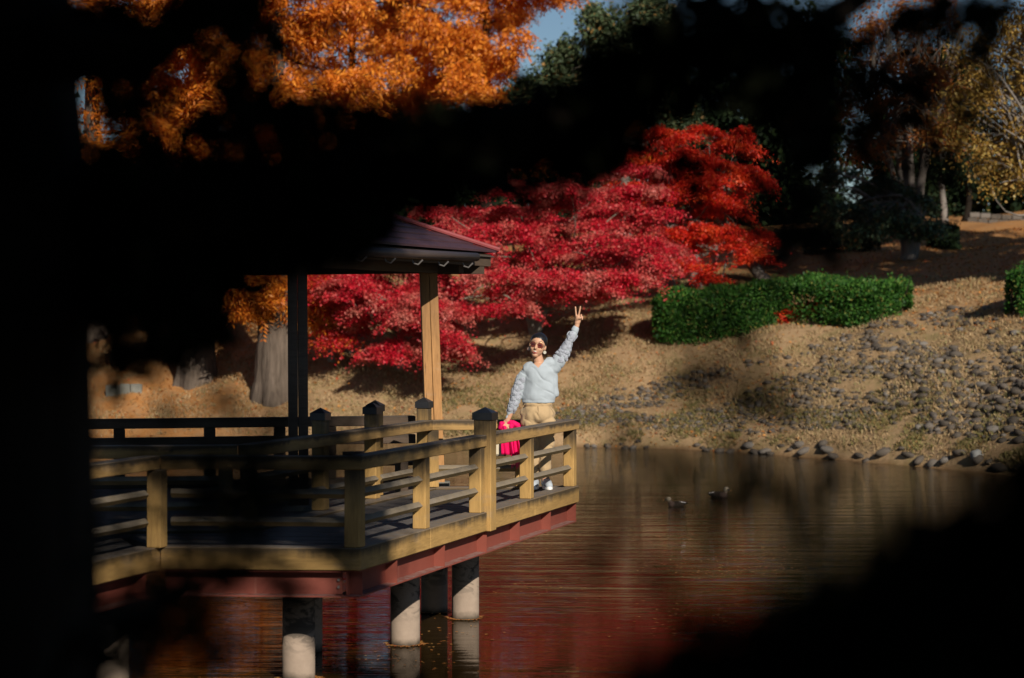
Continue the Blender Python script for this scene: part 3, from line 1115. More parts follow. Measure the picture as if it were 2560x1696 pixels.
for q, lean in ((q1, 0.085), (q2, 0.03), (q3, 0.085), (q4, 0.03)):
    inw = (ctr - q).normalized() * lean
    for s in (-1, 1):
        ax = Vector((1, 0.12, 0)).normalized()
        ay = Vector((-ax.y, ax.x, 0))
        b0 = q + ax * (0.048 * s) + Vector((0, 0, ZK - 0.03))
        t0 = q + ax * (0.046 * s) + inw + Vector((0, 0, 3.44))
        m = MB()
        vs = []
        for c in (b0, t0):
            for sx, sy in ((-1, -1), (1, -1), (1, 1), (-1, 1)):
                vs.append(c + ax * 0.0445 * sx + ay * 0.085 * sy)
        m.add(vs, [(3, 2, 1, 0), (4, 5, 6, 7), (0, 1, 5, 4), (1, 2, 6, 5), (2, 3, 7, 6), (3, 0, 4, 7)])
        m.build('roof_post', 'post_timber' if q is q1 else 'dark_timber', pav, False, 0.004)  # posts in shade get darker timber: their shade is put into the colour
    m = MB()
    m.box(q + Vector((0, 0, ZK - 0.02)), (0.15, 0, 0), (0, 0.15, 0), (0, 0, 0.035))
    m.build('post_base', 'grey_stone', pav, False, 0.01)
for p, q in ((q1, q2), (q1, q3), (q2, q4), (q3, q4)):
    d = (q - p).normalized()
    n = Vector((d.y, -d.x, 0))
    m = MB()
    m.box((p + q) / 2 + Vector((0, 0, 3.36)), (q - p) / 2 + d * 0.3, n * 0.06, (0, 0, 0.075))
    m.build('header_beam', 'dark_timber', pav)
for k in range(9):
    t = 0.12 + k * 0.095
    p = e1.lerp(e2, t)
    m = MB()
    m.box(p + BD * 1.1 + Vector((0, 0, ZE - 0.13 + 0.42)), BD * 0.95 + Vector((0, 0, 0.38)), AD * 0.03, (0, 0, 0.035))
    m.build('rafter', 'dark_timber', pav)
# platform floor, back railing
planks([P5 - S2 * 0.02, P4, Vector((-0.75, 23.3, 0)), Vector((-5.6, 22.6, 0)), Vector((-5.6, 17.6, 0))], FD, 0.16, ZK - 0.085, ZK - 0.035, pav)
RA, RBK = Vector((-5.4, 22.05, 0)), Vector((-1.05, 23.12, 0))
d = (RBK - RA).normalized()
n = Vector((d.y, -d.x, 0))
L = (RBK - RA).length


def pav_rail(a, b, posts):
    d = (b - a).normalized()
    n = Vector((d.y, -d.x, 0))
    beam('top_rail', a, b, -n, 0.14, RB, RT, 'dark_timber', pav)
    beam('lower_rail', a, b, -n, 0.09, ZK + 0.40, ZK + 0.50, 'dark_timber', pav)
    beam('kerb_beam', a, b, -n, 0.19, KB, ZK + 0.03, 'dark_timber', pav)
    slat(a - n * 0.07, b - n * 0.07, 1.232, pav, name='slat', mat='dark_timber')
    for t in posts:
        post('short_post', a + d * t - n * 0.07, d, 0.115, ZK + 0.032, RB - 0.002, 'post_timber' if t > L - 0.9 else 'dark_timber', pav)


pav_rail(RA, RBK, [0.4, 1.3, 2.25, 3.0, 3.55, L - 0.42])

# bench under the roof
bench = tag(empty('bench', (-1.35, 21.6, ZK)), 'low dark timber bench on the deck behind the railing posts', 'bench')
bx = Vector((0.97, 0.24, 0)).normalized()
by = Vector((-bx.y, bx.x, 0))
for k in range(4):
    m = MB()
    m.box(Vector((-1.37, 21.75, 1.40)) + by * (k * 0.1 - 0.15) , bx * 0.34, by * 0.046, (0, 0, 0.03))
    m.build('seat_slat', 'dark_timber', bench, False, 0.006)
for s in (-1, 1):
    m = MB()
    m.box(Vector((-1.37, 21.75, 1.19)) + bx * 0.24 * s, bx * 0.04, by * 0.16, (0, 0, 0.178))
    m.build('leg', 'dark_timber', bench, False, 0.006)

# ------------------------------------------------------------------ trees


def wander(a, b, n=7, amp=0.12, droop=0.0):
    a, b = Vector(a), Vector(b)
    L = (b - a).length
    pts = []
    o1 = Vector([random.gauss(0, 1) for _ in range(3)]) * amp * L
    o2 = Vector([random.gauss(0, 1) for _ in range(3)]) * amp * L * 0.5
    for i in range(n):
        t = i / (n - 1)
        pts.append(a.lerp(b, t) + o1 * math.sin(math.pi * t) + o2 * math.sin(2 * math.pi * t) + Vector((0, 0, -droop * L * (t * t - t))))
    return pts


def taper(n, r0, r1):
    return [r0 + (r1 - r0) * (i / (n - 1)) ** 0.8 for i in range(n)]


def pad_points(clumps, n_total, pads_per=9, pad_r=0.45, pad_h=0.13, tilt=0.16):
    """leaf positions gathered in uneven flat sprays inside ellipsoid clumps; returns points, spray normals, spray centres"""
    vol = np.array([c[1][0] * c[1][1] * c[1][2] for c in clumps]) ** 0.66
    share = vol / vol.sum()
    P, Nn, cen = [], [], []
    for (c, r), sh in zip(clumps, share):
        c = np.array(c)
        r = np.array(r)
        k = max(4, int(pads_per * sh * len(clumps)))
        d = rnd_dir(k) * (RNG.uniform(0.15, 1, (k, 1)) ** 0.5)
        pc = c + d * r
        w = RNG.uniform(0.4, 1.0, k) ** 1.5
        cnt = (n_total * sh * w / w.sum()).astype(int)
        for j in range(k):
            m = cnt[j]
            if m < 3:
                continue
            pr = pad_r * RNG.uniform(0.6, 1.35) * np.array([1.15, 1.0, 1.0])
            nrm = unit(np.array([0, 0, 1.0]) + tilt * RNG.normal(size=3) + np.array([d[j, 0], d[j, 1], 0]) * 0.45)
            q = RNG.normal(size=(m, 3)) * 0.52
            q = np.clip(q, -1.25, 1.25) * pr * np.array([1, 1, 0]) + np.array([0, 0, 1.0]) * RNG.normal(size=(m, 1)) * pad_h
            # ragged rim: lobes
            ang = np.arctan2(q[:, 1], q[:, 0])
            lob = 1 + 0.3 * np.sin(ang * 3 + RNG.uniform(0, 6)) + 0.2 * np.sin(ang * 7 + RNG.uniform(0, 6))
            q[:, :2] *= lob[:, None]
            q[:, 2] -= 0.35 * (q[:, 0] ** 2 + q[:, 1] ** 2)
            t1 = unit(np.cross(nrm, [0.3, 1, 0.1]))
            t2 = np.cross(nrm, t1)
            P.append(pc[j] + q[:, :1] * t1 + q[:, 1:2] * t2 + q[:, 2:3] * nrm)
            Nn.append(np.tile(nrm, (m, 1)))
            cen.append(pc[j])
    return np.concatenate(P), np.concatenate(Nn), cen


def leafy_crown(clumps, n, leaf, mat, parent, name='crown', pads=10, pad_r=0.45, pad_h=0.12, spread=0.7):
    P, Nn, cen = pad_points(clumps, n, pads, pad_r, pad_h)
    m = len(P)
    nn = unit(Nn + spread * RNG.normal(size=(m, 3)))
    D = RNG.normal(size=(m, 3)) + np.array([0, -0.2, -0.4])
    L = leaf * RNG.uniform(0.65, 1.25, m)
    V = leaf_quads(P, D, nn, L, L * RNG.uniform(0.7, 1.0, m))
    return mesh_obj(name, quads_mesh(name, V), mat, parent), cen


def limbs(mb, root, cen, r0, frac=0.5, n=7, r_end=0.006, droop=0.1, k=40):
    cen = list(cen)
    random.shuffle(cen)
    for c in cen[:k]:
        c = Vector(c)
        a = root(random.random(), c)
        pts = wander(a, c, n, 0.07, droop)
        mb.tube(pts, taper(n, r0 * random.uniform(0.5, 1), r_end), 5, False)


def maple(name, label, base_u, base_v, clumps_px, n, mat, bark='maple_bark', stems=((0, 0),), r=0.16, Y0=None, fork=0.45, leaf=0.058, group=None, fwd=-1.0, bases=None):
    g = ground_at(base_u, base_v)
    if Y0:
        x = (base_u - U0) / FPX * Y0
        g = Vector((x, Y0, gz(x, Y0)))
    t = tag(empty(name, g), label, 'tree', group)
    cl = []
    for (u, v, ru, rv, dy) in clumps_px:
        Y = g.y + dy * 1.6 + fwd + random.uniform(-0.7, 0.7)
        p = px(u, v, Y)
        s = Y / FPX
        cl.append(((p.x, p.y, p.z), (ru * s, max(ru * s * 0.9, 0.6), rv * s * 0.72)))
    co, cen = leafy_crown(cl, n, leaf, mat, t, pads=9, pad_r=0.36, pad_h=0.05)
    m = MB()
    top = max(c[0][2] for c in cl)
    tips = []
    for (su, sv) in stems:
        tip = Vector(g) + Vector((su, sv, (top - g.z) * fork))
        st = Vector(g)
        if bases:
            st = Vector((g.x + bases[len(tips)], g.y - 0.2 * len(tips), gz(g.x + bases[len(tips)], g.y - 0.2 * len(tips))))
        pts = wander(st - Vector((0, 0, 0.1)), tip, 8, 0.05)
        m.tube(pts, [r * (1.5 if i == 0 else 1.0) * (1 - 0.5 * i / 7) for i in range(8)], 10)
        tips.append(pts)
    limbs(m, lambda q, c: tips[int(q * 997) % len(tips)][4 + int(q * 31) % 4], cen, r * 0.42, k=70)
    m.build('trunk', bark, t, True)
    return t


GM = 'red maples on the far bank'
maple('maple_tree', 'crimson-pink maple spreading in wide tiers behind the raised arm', 1340, 835,
      [(1475, 432, 64, 12, 1.01), (1573, 429, 80, 10, 1.47), (1285, 471, 65, 16, 0.54), (1390, 474, 88, 14, -0.1), (1503, 484, 80, 13, 1.08), (1613, 478, 81, 15, 0.78), (1086, 530, 67, 16, 0.45), (1189, 535, 83, 14, 1.34), (1293, 527, 70, 13, 1.37), (1402, 512, 90, 10, -0.07), (1526, 522, 93, 14, 0.1), (1639, 532, 75, 12, 0.67), (1144, 581, 78, 14, 0.96), (1258, 574, 89, 14, -0.57), (1378, 570, 89, 16, 0.24), (1495, 559, 83, 15, 0.25), (1596, 564, 66, 15, 1.08), (1100, 621, 58, 12, -0.8), (1185, 612, 66, 16, -1.01), (1284, 594, 79, 15, -0.44), (1399, 608, 90, 13, 0.9), (1505, 596, 67, 14, -1.04), (1593, 608, 62, 14, -0.79), (1673, 626, 56, 12, 0.82), (1173, 651, 90, 13, -0.26), (1289, 646, 80, 13, -0.06), (1406, 643, 92, 13, 0.14), (1511, 643, 64, 16, -0.26), (1607, 645, 76, 12, -0.14), (1189, 697, 55, 14, -1.38), (1281, 689, 80, 14, -0.79), (1391, 692, 83, 10, -1.38), (1503, 699, 82, 11, -0.59), (1611, 696, 78, 12, -0.87), (1078, 749, 69, 12, -1.05), (1184, 728, 85, 13, -0.33), (1287, 724, 67, 15, -1.32), (1374, 726, 62, 14, -1.6), (1463, 726, 67, 15, -0.92), (1152, 774, 89, 12, -0.7), (1273, 770, 90, 11, -1.76), (1153, 566, 76, 15, 2.48), (1246, 559, 62, 15, 2.08), (1348, 557, 87, 10, 1.38), (1465, 557, 86, 12, 1.63), (1572, 566, 71, 16, 1.11), (1188, 645, 55, 16, 2.77), (1275, 640, 72, 16, 1.24), (1381, 636, 84, 14, 1.84), (1483, 629, 66, 11, 0.94), (1581, 634, 78, 15, 0.89), (1500, 722, 60, 12, -1.4), (1570, 700, 70, 12, -1.3), (1620, 672, 50, 12, -1.0), (1400, 715, 80, 12, 0.6), (1300, 735, 90, 12, 0.4), (1450, 690, 90, 12, 1.2), (1550, 660, 90, 12, 1.2), (1540, 692, 90, 14, -1.2), (1620, 652, 70, 16, -1.2), (1660, 625, 45, 16, -1.0), (1480, 702, 90, 14, -1.0), (1430, 735, 80, 12, -1.2)],
      215000, 'crimson_leaf', stems=((0.05, 0.1), (0.5, 0.4), (-0.5, 0.2)), r=0.13, fork=0.38, group=GM, fwd=-2.0)
maple('maple_tree', 'scarlet maple with leaning grey trunks rising behind the clipped hedge', 1760, 700,
      [(1720, 400, 130, 60, 0), (1620, 480, 120, 60, 0.3), (1800, 480, 110, 60, 0), (1700, 340, 90, 40, 0.3), (1860, 440, 60, 60, 0.2), (1690, 600, 90, 45, -0.8), (1620, 590, 60, 40, -0.6),
       (1780, 580, 80, 50, -0.8), (1870, 600, 60, 50, -0.4), (1720, 660, 70, 30, -1.2), (1780, 690, 30, 25, -1.0), (1890, 640, 40, 30, -0.6), (1570, 400, 80, 50, 1.0), (1850, 360, 60, 50, 0.6),
       (1770, 530, 100, 40, 0.5)],
      125000, 'scarlet_leaf', bark='grey_bark', stems=((-0.3, 0.2), (-1.0, 0.3), (0.5, 0.2)), bases=(-0.2, -0.9, 1.75), r=0.2, Y0=60.0, fork=0.42, group=GM)
maple('maple_tree', 'low red maple drooping to the grass behind the right roof post', 1000, 880,
      [(1080, 820, 60, 60, -0.6), (1040, 740, 60, 55, -0.4), (1100, 870, 50, 35, -0.8), (1000, 870, 50, 30, -0.9), (1060, 690, 60, 40, 0), (1020, 660, 60, 40, 0.4),
       (930, 720, 60, 50, 0.1), (880, 760, 60, 40, 0.0), (1030, 790, 45, 60, -0.6), (960, 880, 40, 25, -1.0), (900, 690, 70, 40, 0.5), (1110, 790, 40, 40, -0.9), (1125, 855, 35, 35, -1.1), (1090, 750, 55, 40, -0.7), (860, 720, 60, 40, -0.6), (930, 780, 50, 40, -0.5)],
      125000, 'crimson_leaf', r=0.12, Y0=53.6, fork=0.5, group=GM)
maple('maple_tree', 'small orange-red maple beside the dark left roof post', 830, 880,
      [(800, 690, 50, 40, 0), (850, 740, 50, 40, 0.2), (890, 800, 45, 50, 0.2), (800, 760, 40, 50, -0.2), (840, 850, 40, 20, 0), (780, 660, 40, 30, 0.4), (790, 720, 40, 40, -0.8)],
      45000, 'rust_red_leaf', r=0.10, Y0=54.5, fork=0.5, group=GM)


def redwood(label, base_u, base_v, Y0, r, height, fronds, mat='orange_frond', extra=(), low=5.0, reach=3.4, group='orange dawn redwoods', lean=0.0, bark='redwood_bark', name='redwood_tree', left=1.0):
    x = (base_u - U0) / FPX * Y0
    g = Vector((x, Y0, gz(x, Y0)))
    t = tag(empty(name, g), label, 'tree', group)
    m = MB()
    nseg = 14
    # fluted, flaring butt
    k0 = len(m.v)
    rings = [(-0.3, 1.42), (0.05, 1.28), (0.35, 1.14), (0.8, 1.07), (1.6, 0.98), (3, 0.86), (6, 0.55), (10, 0.32), (height * 0.8, 0.25), (height, 0.05)]
    NA = 96
    zs = [-0.3, -0.1, 0.05, 0.2, 0.35, 0.55, 0.8, 1.1, 1.4, 1.8, 2.3, 2.9, 3.6, 4.5, 6, 8, 10, height * 0.8, height]
    rings = [(z, float(np.interp(z, [q[0] for q in rings], [q[1] for q in rings]))) for z in zs]
    for (z, s) in rings:
        for j in range(NA):
            a = 2 * math.pi * j / NA
            pn = Vector((math.cos(a) * 6, math.sin(a) * 6, z * 0.7 + base_u))
            rid = abs(mnoise.noise(pn)) * 0.16 + 0.05 * mnoise.noise(pn * 3)
            fl = 0.94 + rid + (0.22 * max(0, s - 0.92)) * math.sin(a * 6 + base_u + 0.6 * math.sin(z * 2)) + 0.04 * math.sin(a * 3 + z)
            m.v.append((g.x + lean * z + r * s * fl * math.cos(a), g.y + r * s * fl * math.sin(a), g.z + z))
    for i in range(len(rings) - 1):
        for j in range(NA):
            a = k0 + i * NA + j
            b = k0 + i * NA + (j + 1) % NA
            m.f.append((a, b, b + NA, a + NA))
    tips = []
    nb = 64
    for i in range(nb):
        z = low + (height - low - 0.5) * (i / nb) ** 1.1
        a = random.uniform(0, 2 * math.pi) if random.random() < 0.45 else random.uniform(math.pi * 1.08, math.pi * 1.92)
        R = reach * (1 - 0.75 * (z - low) / (height - low)) * random.uniform(0.65, 1.15) * (left if math.cos(a) < 0 else 1)
        s = Vector((g.x + lean * z, g.y, g.z + z))
        e = s + Vector((math.cos(a) * R, math.sin(a) * R, random.uniform(-0.1, 0.35) * R))
        pts = wander(s, e, 6, 0.05, -0.12)
        m.tube(pts, taper(6, 0.05, 0.008), 5, False)
        tips.append(pts)
    for (u, v, dy, spread) in extra:
        e = px(u, v, Y0 + dy)
        s = Vector((g.x + lean * 3, g.y, max(e.z + 0.4, g.z + 2.5)))
        pts = wander(s, e, 6, 0.05, 0.1)
        m.tube(pts, taper(6, 0.05, 0.008), 5, False)
        tips += [pts] * 2
    m.build('trunk', bark, t, True)
    # feathery drooping fronds along the branches
    nf = fronds
    base = np.empty((nf, 3))
    dirs = np.empty((nf, 3))
    for i in range(nf):
        pts = tips[i % len(tips)]
        f = random.random() ** 0.7 * (len(pts) - 1)
        k = min(int(f), len(pts) - 2)
        p = pts[k].lerp(pts[k + 1], f - k)
        base[i] = (p.x, p.y, p.z)
        d = (pts[-1] - pts[0]).normalized()
        dirs[i] = (d.x, d.y, d.z)
    base += RNG.normal(size=(nf, 3)) * np.array([0.22, 0.22, 0.16])
    D = unit(dirs * 0.5 + RNG.normal(size=(nf, 3)) * np.array([0.6, 0.6, 0.25]) + np.array([0, 0, -0.45]))
    Lf = RNG.uniform(0.28, 0.55, nf)
    sideways = unit(np.cross(D, RNG.normal(size=(nf, 3))))
    Vs = []
    K = 5
    for k in range(K):
        t0 = (k + 0.5) / K
        for sgn in (-1, 1):
            p = base + D * (Lf * t0)[:, None] + np.array([0, 0, -0.18]) * (Lf * t0 * t0)[:, None]
            dd = unit(D * 0.55 + sideways * sgn + np.array([0, 0, -0.35]) + 0.15 * RNG.normal(size=(nf, 3)))
            ll = Lf * 0.44 * (1 - 0.45 * t0)
            Vs.append(leaf_quads(p, dd, rnd_dir(nf), ll, ll * 0.36, 0.05))
    V = np.concatenate(Vs, axis=1).reshape(nf, 2 * K, 4, 3).reshape(-1, 4, 3) if False else np.concatenate(Vs)
    mesh_obj('crown', quads_mesh('crown', V), mat, t)
    return t


redwood('stout dawn redwood with pale flared trunk left of the dark roof post', 690, 1000, 53.0, 0.49, 19, 11500,
        extra=[(600, 700, -1.5, 1), (620, 760, -1.2, 1), (590, 740, -1.0, 1), (790, 740, 0.5, 1), (830, 780, 0.3, 1)], reach=3.6, low=5.6)
redwood('shaded dawn redwood farther left with mossy buttressed trunk', 490, 965, 54.5, 0.42, 18, 8500,
        extra=[(530, 720, -1, 1), (400, 700, -1, 1), (500, 760, -0.6, 1), (330, 740, -1, 1)], reach=4.0, low=4.0)
redwood('bright orange dawn redwood filling the top centre of the view', 1215, 760, 64.0, 0.22, 22, 18000, reach=5.2, low=3.6, bark='dark_bark')
redwood('orange dawn redwood between the stout trunk and the bright one', 880, 800, 68.0, 0.22, 21, 9500, reach=4.6, low=3.6, bark='dark_bark')
redwood('orange dawn redwood at the far left edge of the bank', 230, 960, 58.0, 0.40, 19, 7000, reach=4.0, low=4.2)


def round_tree(name, label, base_u, Y0, clumps_px, n, leaf, mat, bark='grey_bark', r=0.2, stems=((0, 0),), pad_r=0.6, pads=10, group=None, fork=0.5, kl=60, cat='tree', pad_h=0.2):
    x = (base_u - U0) / FPX * Y0
    g = Vector((x, Y0, gz(x, Y0)))
    t = tag(empty(name, g), label, cat, group)
    cl = []
    for (u, v, ru, rv, dy) in clumps_px:
        Y = Y0 + dy
        p = px(u, v, Y)
        s = Y / FPX
        cl.append(((p.x, p.y, p.z), (ru * s, ru * s * 0.8, rv * s)))
    co, cen = leafy_crown(cl, n, leaf, mat, t, pads=pads, pad_r=pad_r, pad_h=pad_h, spread=1.0)
    m = MB()
    top = max(c[0][2] for c in cl)
    tips = []
    for (su, sv) in stems:
        tip = g + Vector((su, sv, (top - g.z) * fork))
        pts = wander(g - Vector((0, 0, 0.1)), tip, 9, 0.03)
        m.tube(pts, [r * (1.4 if i == 0 else 1.0) * (1 - 0.6 * i / 8) for i in range(9)], 10)
        tips.append(pts)
    limbs(m, lambda q, c: tips[int(q * 997) % len(tips)][3 + int(q * 31) % 6], cen, r * 0.4, k=kl)
    m.build('trunk', bark, t, True)
    return t


GB = 'dark evergreens behind the maples'
# dark evergreen backdrop
EV = [(60, 82, 640, 300, 'broad dark evergreen at the far left of the backdrop'),
      (420, 86, 640, 330, 'dark evergreen behind the two buttressed trunks'),
      (760, 84, 640, 320, 'dark evergreen behind the left roof post'),
      (1080, 88, 640, 300, 'dark evergreen above the pavilion roof'),
      (1420, 92, 600, 330, 'dark evergreen behind the crimson maple'),
      (1720, 92, 580, 200, 'dark evergreen behind the scarlet maple'),
      (1960, 90, 560, 120, 'tall dark evergreen right of the scarlet maple'),
      (2330, 96, 540, 200, 'dark evergreen behind the pine with exposed roots'),
      (2640, 92, 560, 160, 'dark evergreen at the right edge behind the yellow tree')]
for (u, Y0, vb, vt, lab) in EV:
    h = vb - vt
    cl = [(u + random.uniform(-60, 60), vb - h * f + random.uniform(-20, 20), 150 * w, 90, random.uniform(-2, 2)) for f, w in
          ((0.05, 1.2), (0.2, 1.35), (0.4, 1.3), (0.55, 1.2), (0.7, 1.0), (0.85, 0.8), (1.0, 0.5))]
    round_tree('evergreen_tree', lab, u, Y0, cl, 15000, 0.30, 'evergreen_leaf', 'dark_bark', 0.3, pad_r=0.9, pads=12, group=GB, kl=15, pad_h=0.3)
round_tree('pine_tree', 'green pine against the sky right of the orange foliage', 1560, 72,
           [(1425, 160, 55, 35, 0.5), (1365, 205, 75, 40, 0.6), (1300, 250, 80, 40, 0.6), (1400, 240, 80, 40, 0.2), (1520, 60, 80, 60, 0), (1600, 40, 80, 60, 0.5), (1480, 130, 70, 40, 0), (1570, 130, 90, 50, -0.4), (1660, 80, 60, 70, 0.3), (1620, 180, 90, 50, 0), (1460, 200, 80, 40, 0.4), (1520, 260, 120, 60, 0), (1640, 270, 100, 70, 0)],
           54000, 0.13, 'pine_needle', 'grey_bark', 0.24, pads=8, pad_r=0.5, fork=0.9)
round_tree('pine_tree', 'gnarled pine with exposed roots and grey-green pads above the hedge', 2272, 61.5,
           [(2060, 490, 60, 26, 0), (2130, 530, 80, 26, -0.4), (2200, 560, 70, 24, -0.6), (2260, 545, 60, 26, -0.6), (2060, 560, 50, 20, -0.3), (2150, 590, 60, 18, -0.8),
            (2310, 575, 50, 22, -0.4), (2090, 440, 60, 26, 0.4), (2180, 470, 70, 26, 0.5), (2280, 500, 50, 26, 0.3)],
           13000, 0.10, 'pine_needle', 'grey_bark', 0.22, stems=((0.05, 0.2), (-0.35, 0.1), (0.3, 0.3)), pads=6, pad_r=0.30, fork=0.75, pad_h=0.1)
round_tree('deciduous_tree', 'tall multi-stemmed tree with thin orange-brown leaves at upper right', 2290, 74,
           [(2200, 60, 90, 70, 0), (2290, 30, 100, 70, 0), (2240, 170, 100, 60, 0.4), (2330, 200, 90, 60, 0), (2150, 250, 90, 60, 0.2), (2260, 300, 110, 60, 0), (2360, 330, 90, 50, -0.3), (2180, 370, 80, 50, 0)],
           9000, 0.12, 'brown_leaf', 'grey_bark', 0.15, stems=((-1.6, 0.2), (-0.7, 0.4), (0.1, 0), (0.9, 0.4), (-1.1, -0.3), (1.6, 0.2)), pads=14, pad_r=0.6, fork=0.95, kl=110)
round_tree('deciduous_tree', 'pale-barked tree with sparse golden leaves hanging in from the right edge', 2650, 51,
           [(2480, 120, 110, 70, 0), (2540, 200, 110, 70, 0), (2440, 230, 90, 60, -0.3), (2520, 330, 100, 60, 0), (2430, 380, 70, 50, -0.2), (2500, 430, 80, 40, -0.4), (2560, 60, 90, 60, 0.3), (2400, 300, 60, 60, 0.3), (2580, 400, 80, 60, 0)],
           11000, 0.085, 'yellow_leaf', 'pale_bark', 0.2, stems=((-0.4, 0.1), (0.3, 0.2)), pads=13, pad_r=0.42, fork=0.6, kl=130)
for (u, Y0, lab) in ((2362, 78, 'thin pale trunk of a tree standing in the shade behind the pine'), (2410, 84, 'dark thin tree next to the pale thin trunk')):
    round_tree('woodland_tree', lab, u, Y0, [(u, 330, 70, 60, 0), (u + 20, 230, 80, 60, 0), (u - 10, 420, 60, 40, 0)], 4000, 0.14, 'evergreen_leaf',
               'pale_bark' if u < 2400 else 'dark_bark', 0.14, pads=8, fork=0.7, group='thin trees behind the pine')


# ------------------------------------------------------------------ hedges


def hedge(name, label, path, half_w, height, n, leaf, mat='hedge_leaf', cat='hedge', thin=None, group=None, sprigs=160):
    """clipped mass along a ground path; leaves crowd a rounded-box shell"""
    hfun = height if callable(height) else (lambda t: height_c)
    height_c = height
    height = hfun(0.5)
    ctrl = [Vector(p) for p in path]
    path = []
    for i in range(len(ctrl) - 1):
        p0, p1, p2, p3 = ctrl[max(i - 1, 0)], ctrl[i], ctrl[i + 1], ctrl[min(i + 2, len(ctrl) - 1)]
        for k in range(8):
            t_ = k / 8
            path.append(0.5 * ((2 * p1) + (p2 - p0) * t_ + (2 * p0 - 5 * p1 + 4 * p2 - p3) * t_ ** 2 + (3 * p1 - p0 - 3 * p2 + p3) * t_ ** 3))
    path.append(ctrl[-1])
    base = path[len(path) // 2]
    t = tag(empty(name, (base.x, base.y, gz(base.x, base.y))), label, cat, group)
    seg = [(path[i], path[i + 1]) for i in range(len(path) - 1)]
    Ls = np.array([(b - a).length for a, b in seg])
    P, Nn = [], []
    for _ in range(n):
        i = int(RNG.choice(len(seg), p=Ls / Ls.sum()))
        a, b = seg[i]
        f = random.random()
        c = a.lerp(b, f)
        d = (b - a).normalized()
        s = Vector((d.y, -d.x, 0))
        gl0 = sum((b2 - a2).length for a2, b2 in seg[:i]) + f * Ls[i]
        height = hfun(gl0 / Ls.sum())
        per = random.uniform(0, 2 * height + 2 * half_w)
        if per < height:
            ox, oz = 1.0, per / height * 2 - 1
            cx, cy = 1.0, 0.15
        elif per < height + 2 * half_w:
            ox, oz = (per - height) / half_w - 1, 1.0
            cx, cy = 0.25 * ox, 1.0
        else:
            ox, oz = -1.0, (per - height - 2 * half_w) / height * 2 - 1
            cx, cy = -1.0, 0.15
        q4 = (abs(ox) ** 5 + max(oz, 0) ** 5) ** 0.2
        ox, oz = (ox / max(q4, 1), oz / max(q4, 1) if oz > 0 else oz)
        ang = math.atan2(oz + 0.5, ox)
        gl = sum((b2 - a2).length for a2, b2 in seg[:i]) + f * Ls[i]
        tot = Ls.sum()
        endf = min(1.0, min(gl, tot - gl) / (half_w * 0.8))
        er = (1 - (1 - endf) ** 2.5)
        bulge = 1 + 0.20 * mnoise.noise(Vector((c.x * 1.2, c.y * 1.2, ang * 1.3))) + 0.10 * mnoise.noise(Vector((c.x * 3, c.y * 3, ang * 2.5)))
        shell = random.uniform(0.80, 1.02) if random.random() < 0.8 else random.uniform(0.3, 0.85)
        hz = height * 0.5
        zc = gz(c.x, c.y)
        off = s * (ox * half_w * bulge * shell * (0.35 + 0.65 * er)) + Vector((0, 0, hz + oz * hz * bulge * shell * (0.8 + 0.2 * er)))
        p = c + off
        p.z += gz(p.x, p.y) * 0.7 + zc * 0.3 - 0.06
        if thin and thin(gl / tot, (p.z - zc) / height, off.dot(s) / half_w):
            continue
        P.append(p)
        nn = s * cx + Vector((0, 0, cy))
        if endf < 0.7:
            nn += d * (-1 if gl < tot / 2 else 1) * (1 - endf)
        Nn.append(nn)
    P = np.array([tuple(p) for p in P])
    Nn = np.array([tuple(p) for p in Nn])
    m = len(P)
    P += RNG.normal(size=(m, 3)) * 0.02
    D = unit(Nn * 0.5 + RNG.normal(size=(m, 3)) * 0.8 + np.array([0, 0, 0.45]))
    L = leaf * RNG.uniform(0.7, 1.3, m)
    V = leaf_quads(P, D, unit(Nn + 0.6 * RNG.normal(size=(m, 3))), L, L * 0.55)
    # loose shoots standing out of the top
    sp = []
    for _ in range(sprigs):
        i = random.randrange(m)
        if Nn[i][2] < 0.5:
            continue
        for k in range(7):
            sp.append(P[i] + np.array([random.gauss(0, .02), random.gauss(0, .02), 0.03 * k]))
    if sp:
        sp = np.array(sp)
        V = np.concatenate([V, leaf_quads(sp, unit(RNG.normal(size=sp.shape) + np.array([0, 0, 1.0])), rnd_dir(len(sp)), leaf * 1.0, leaf * 0.5)])
    mesh_obj('foliage', quads_mesh('foliage', V), mat, t)
    for i in range(14):
        mb = MB()
        a, b = seg[int(RNG.choice(len(seg), p=Ls / Ls.sum()))]
        c = a.lerp(b, random.random())
        z = gz(c.x, c.y)
        c = Vector((c.x, c.y, z))
        mb.tube(wander(c, c + Vector((random.uniform(-.3, .3), random.uniform(-.2, .2), height * 0.8)), 4, 0.06), taper(4, 0.03, 0.008), 5, False)
        mb.build('stem', 'dark_bark', t)
    return t


def gpt(u, v):
    g = ground_at(u, v)
    return Vector((g.x, g.y, 0))


hA, hB, hC, hD = gpt(1690, 862), gpt(1790, 858), gpt(1910, 822), gpt(1985, 812)
hF, hG = gpt(2130, 815), gpt(2255, 800)
hedge('clipped_hedge', 'long bright green clipped hedge on the slope, open beneath its middle', [hA + Vector((-0.5, 0.6, 0)), hB + Vector((0, .75, 0)), hC + Vector((0, .85, 0)), hD + Vector((0.25, .9, 0)), hF + Vector((0, .8, 0)), hG + Vector((0.22, .75, 0))],
      0.72, lambda t: 1.20 - 0.34 * t, 62000, 0.08, thin=lambda t, h, s: (0.46 < t < 0.72 and h < 0.50 - 3.0 * abs(t - 0.6) + 0.25 and random.random() < 0.75))
k = gpt(2550, 800)
hedge('clipped_hedge', 'dark green rounded hedge cut off by the right edge', [k + Vector((-0.05, 0.4, 0)), k + Vector((1.3, 0.9, 0))], 0.6, 1.05, 12000, 0.075)
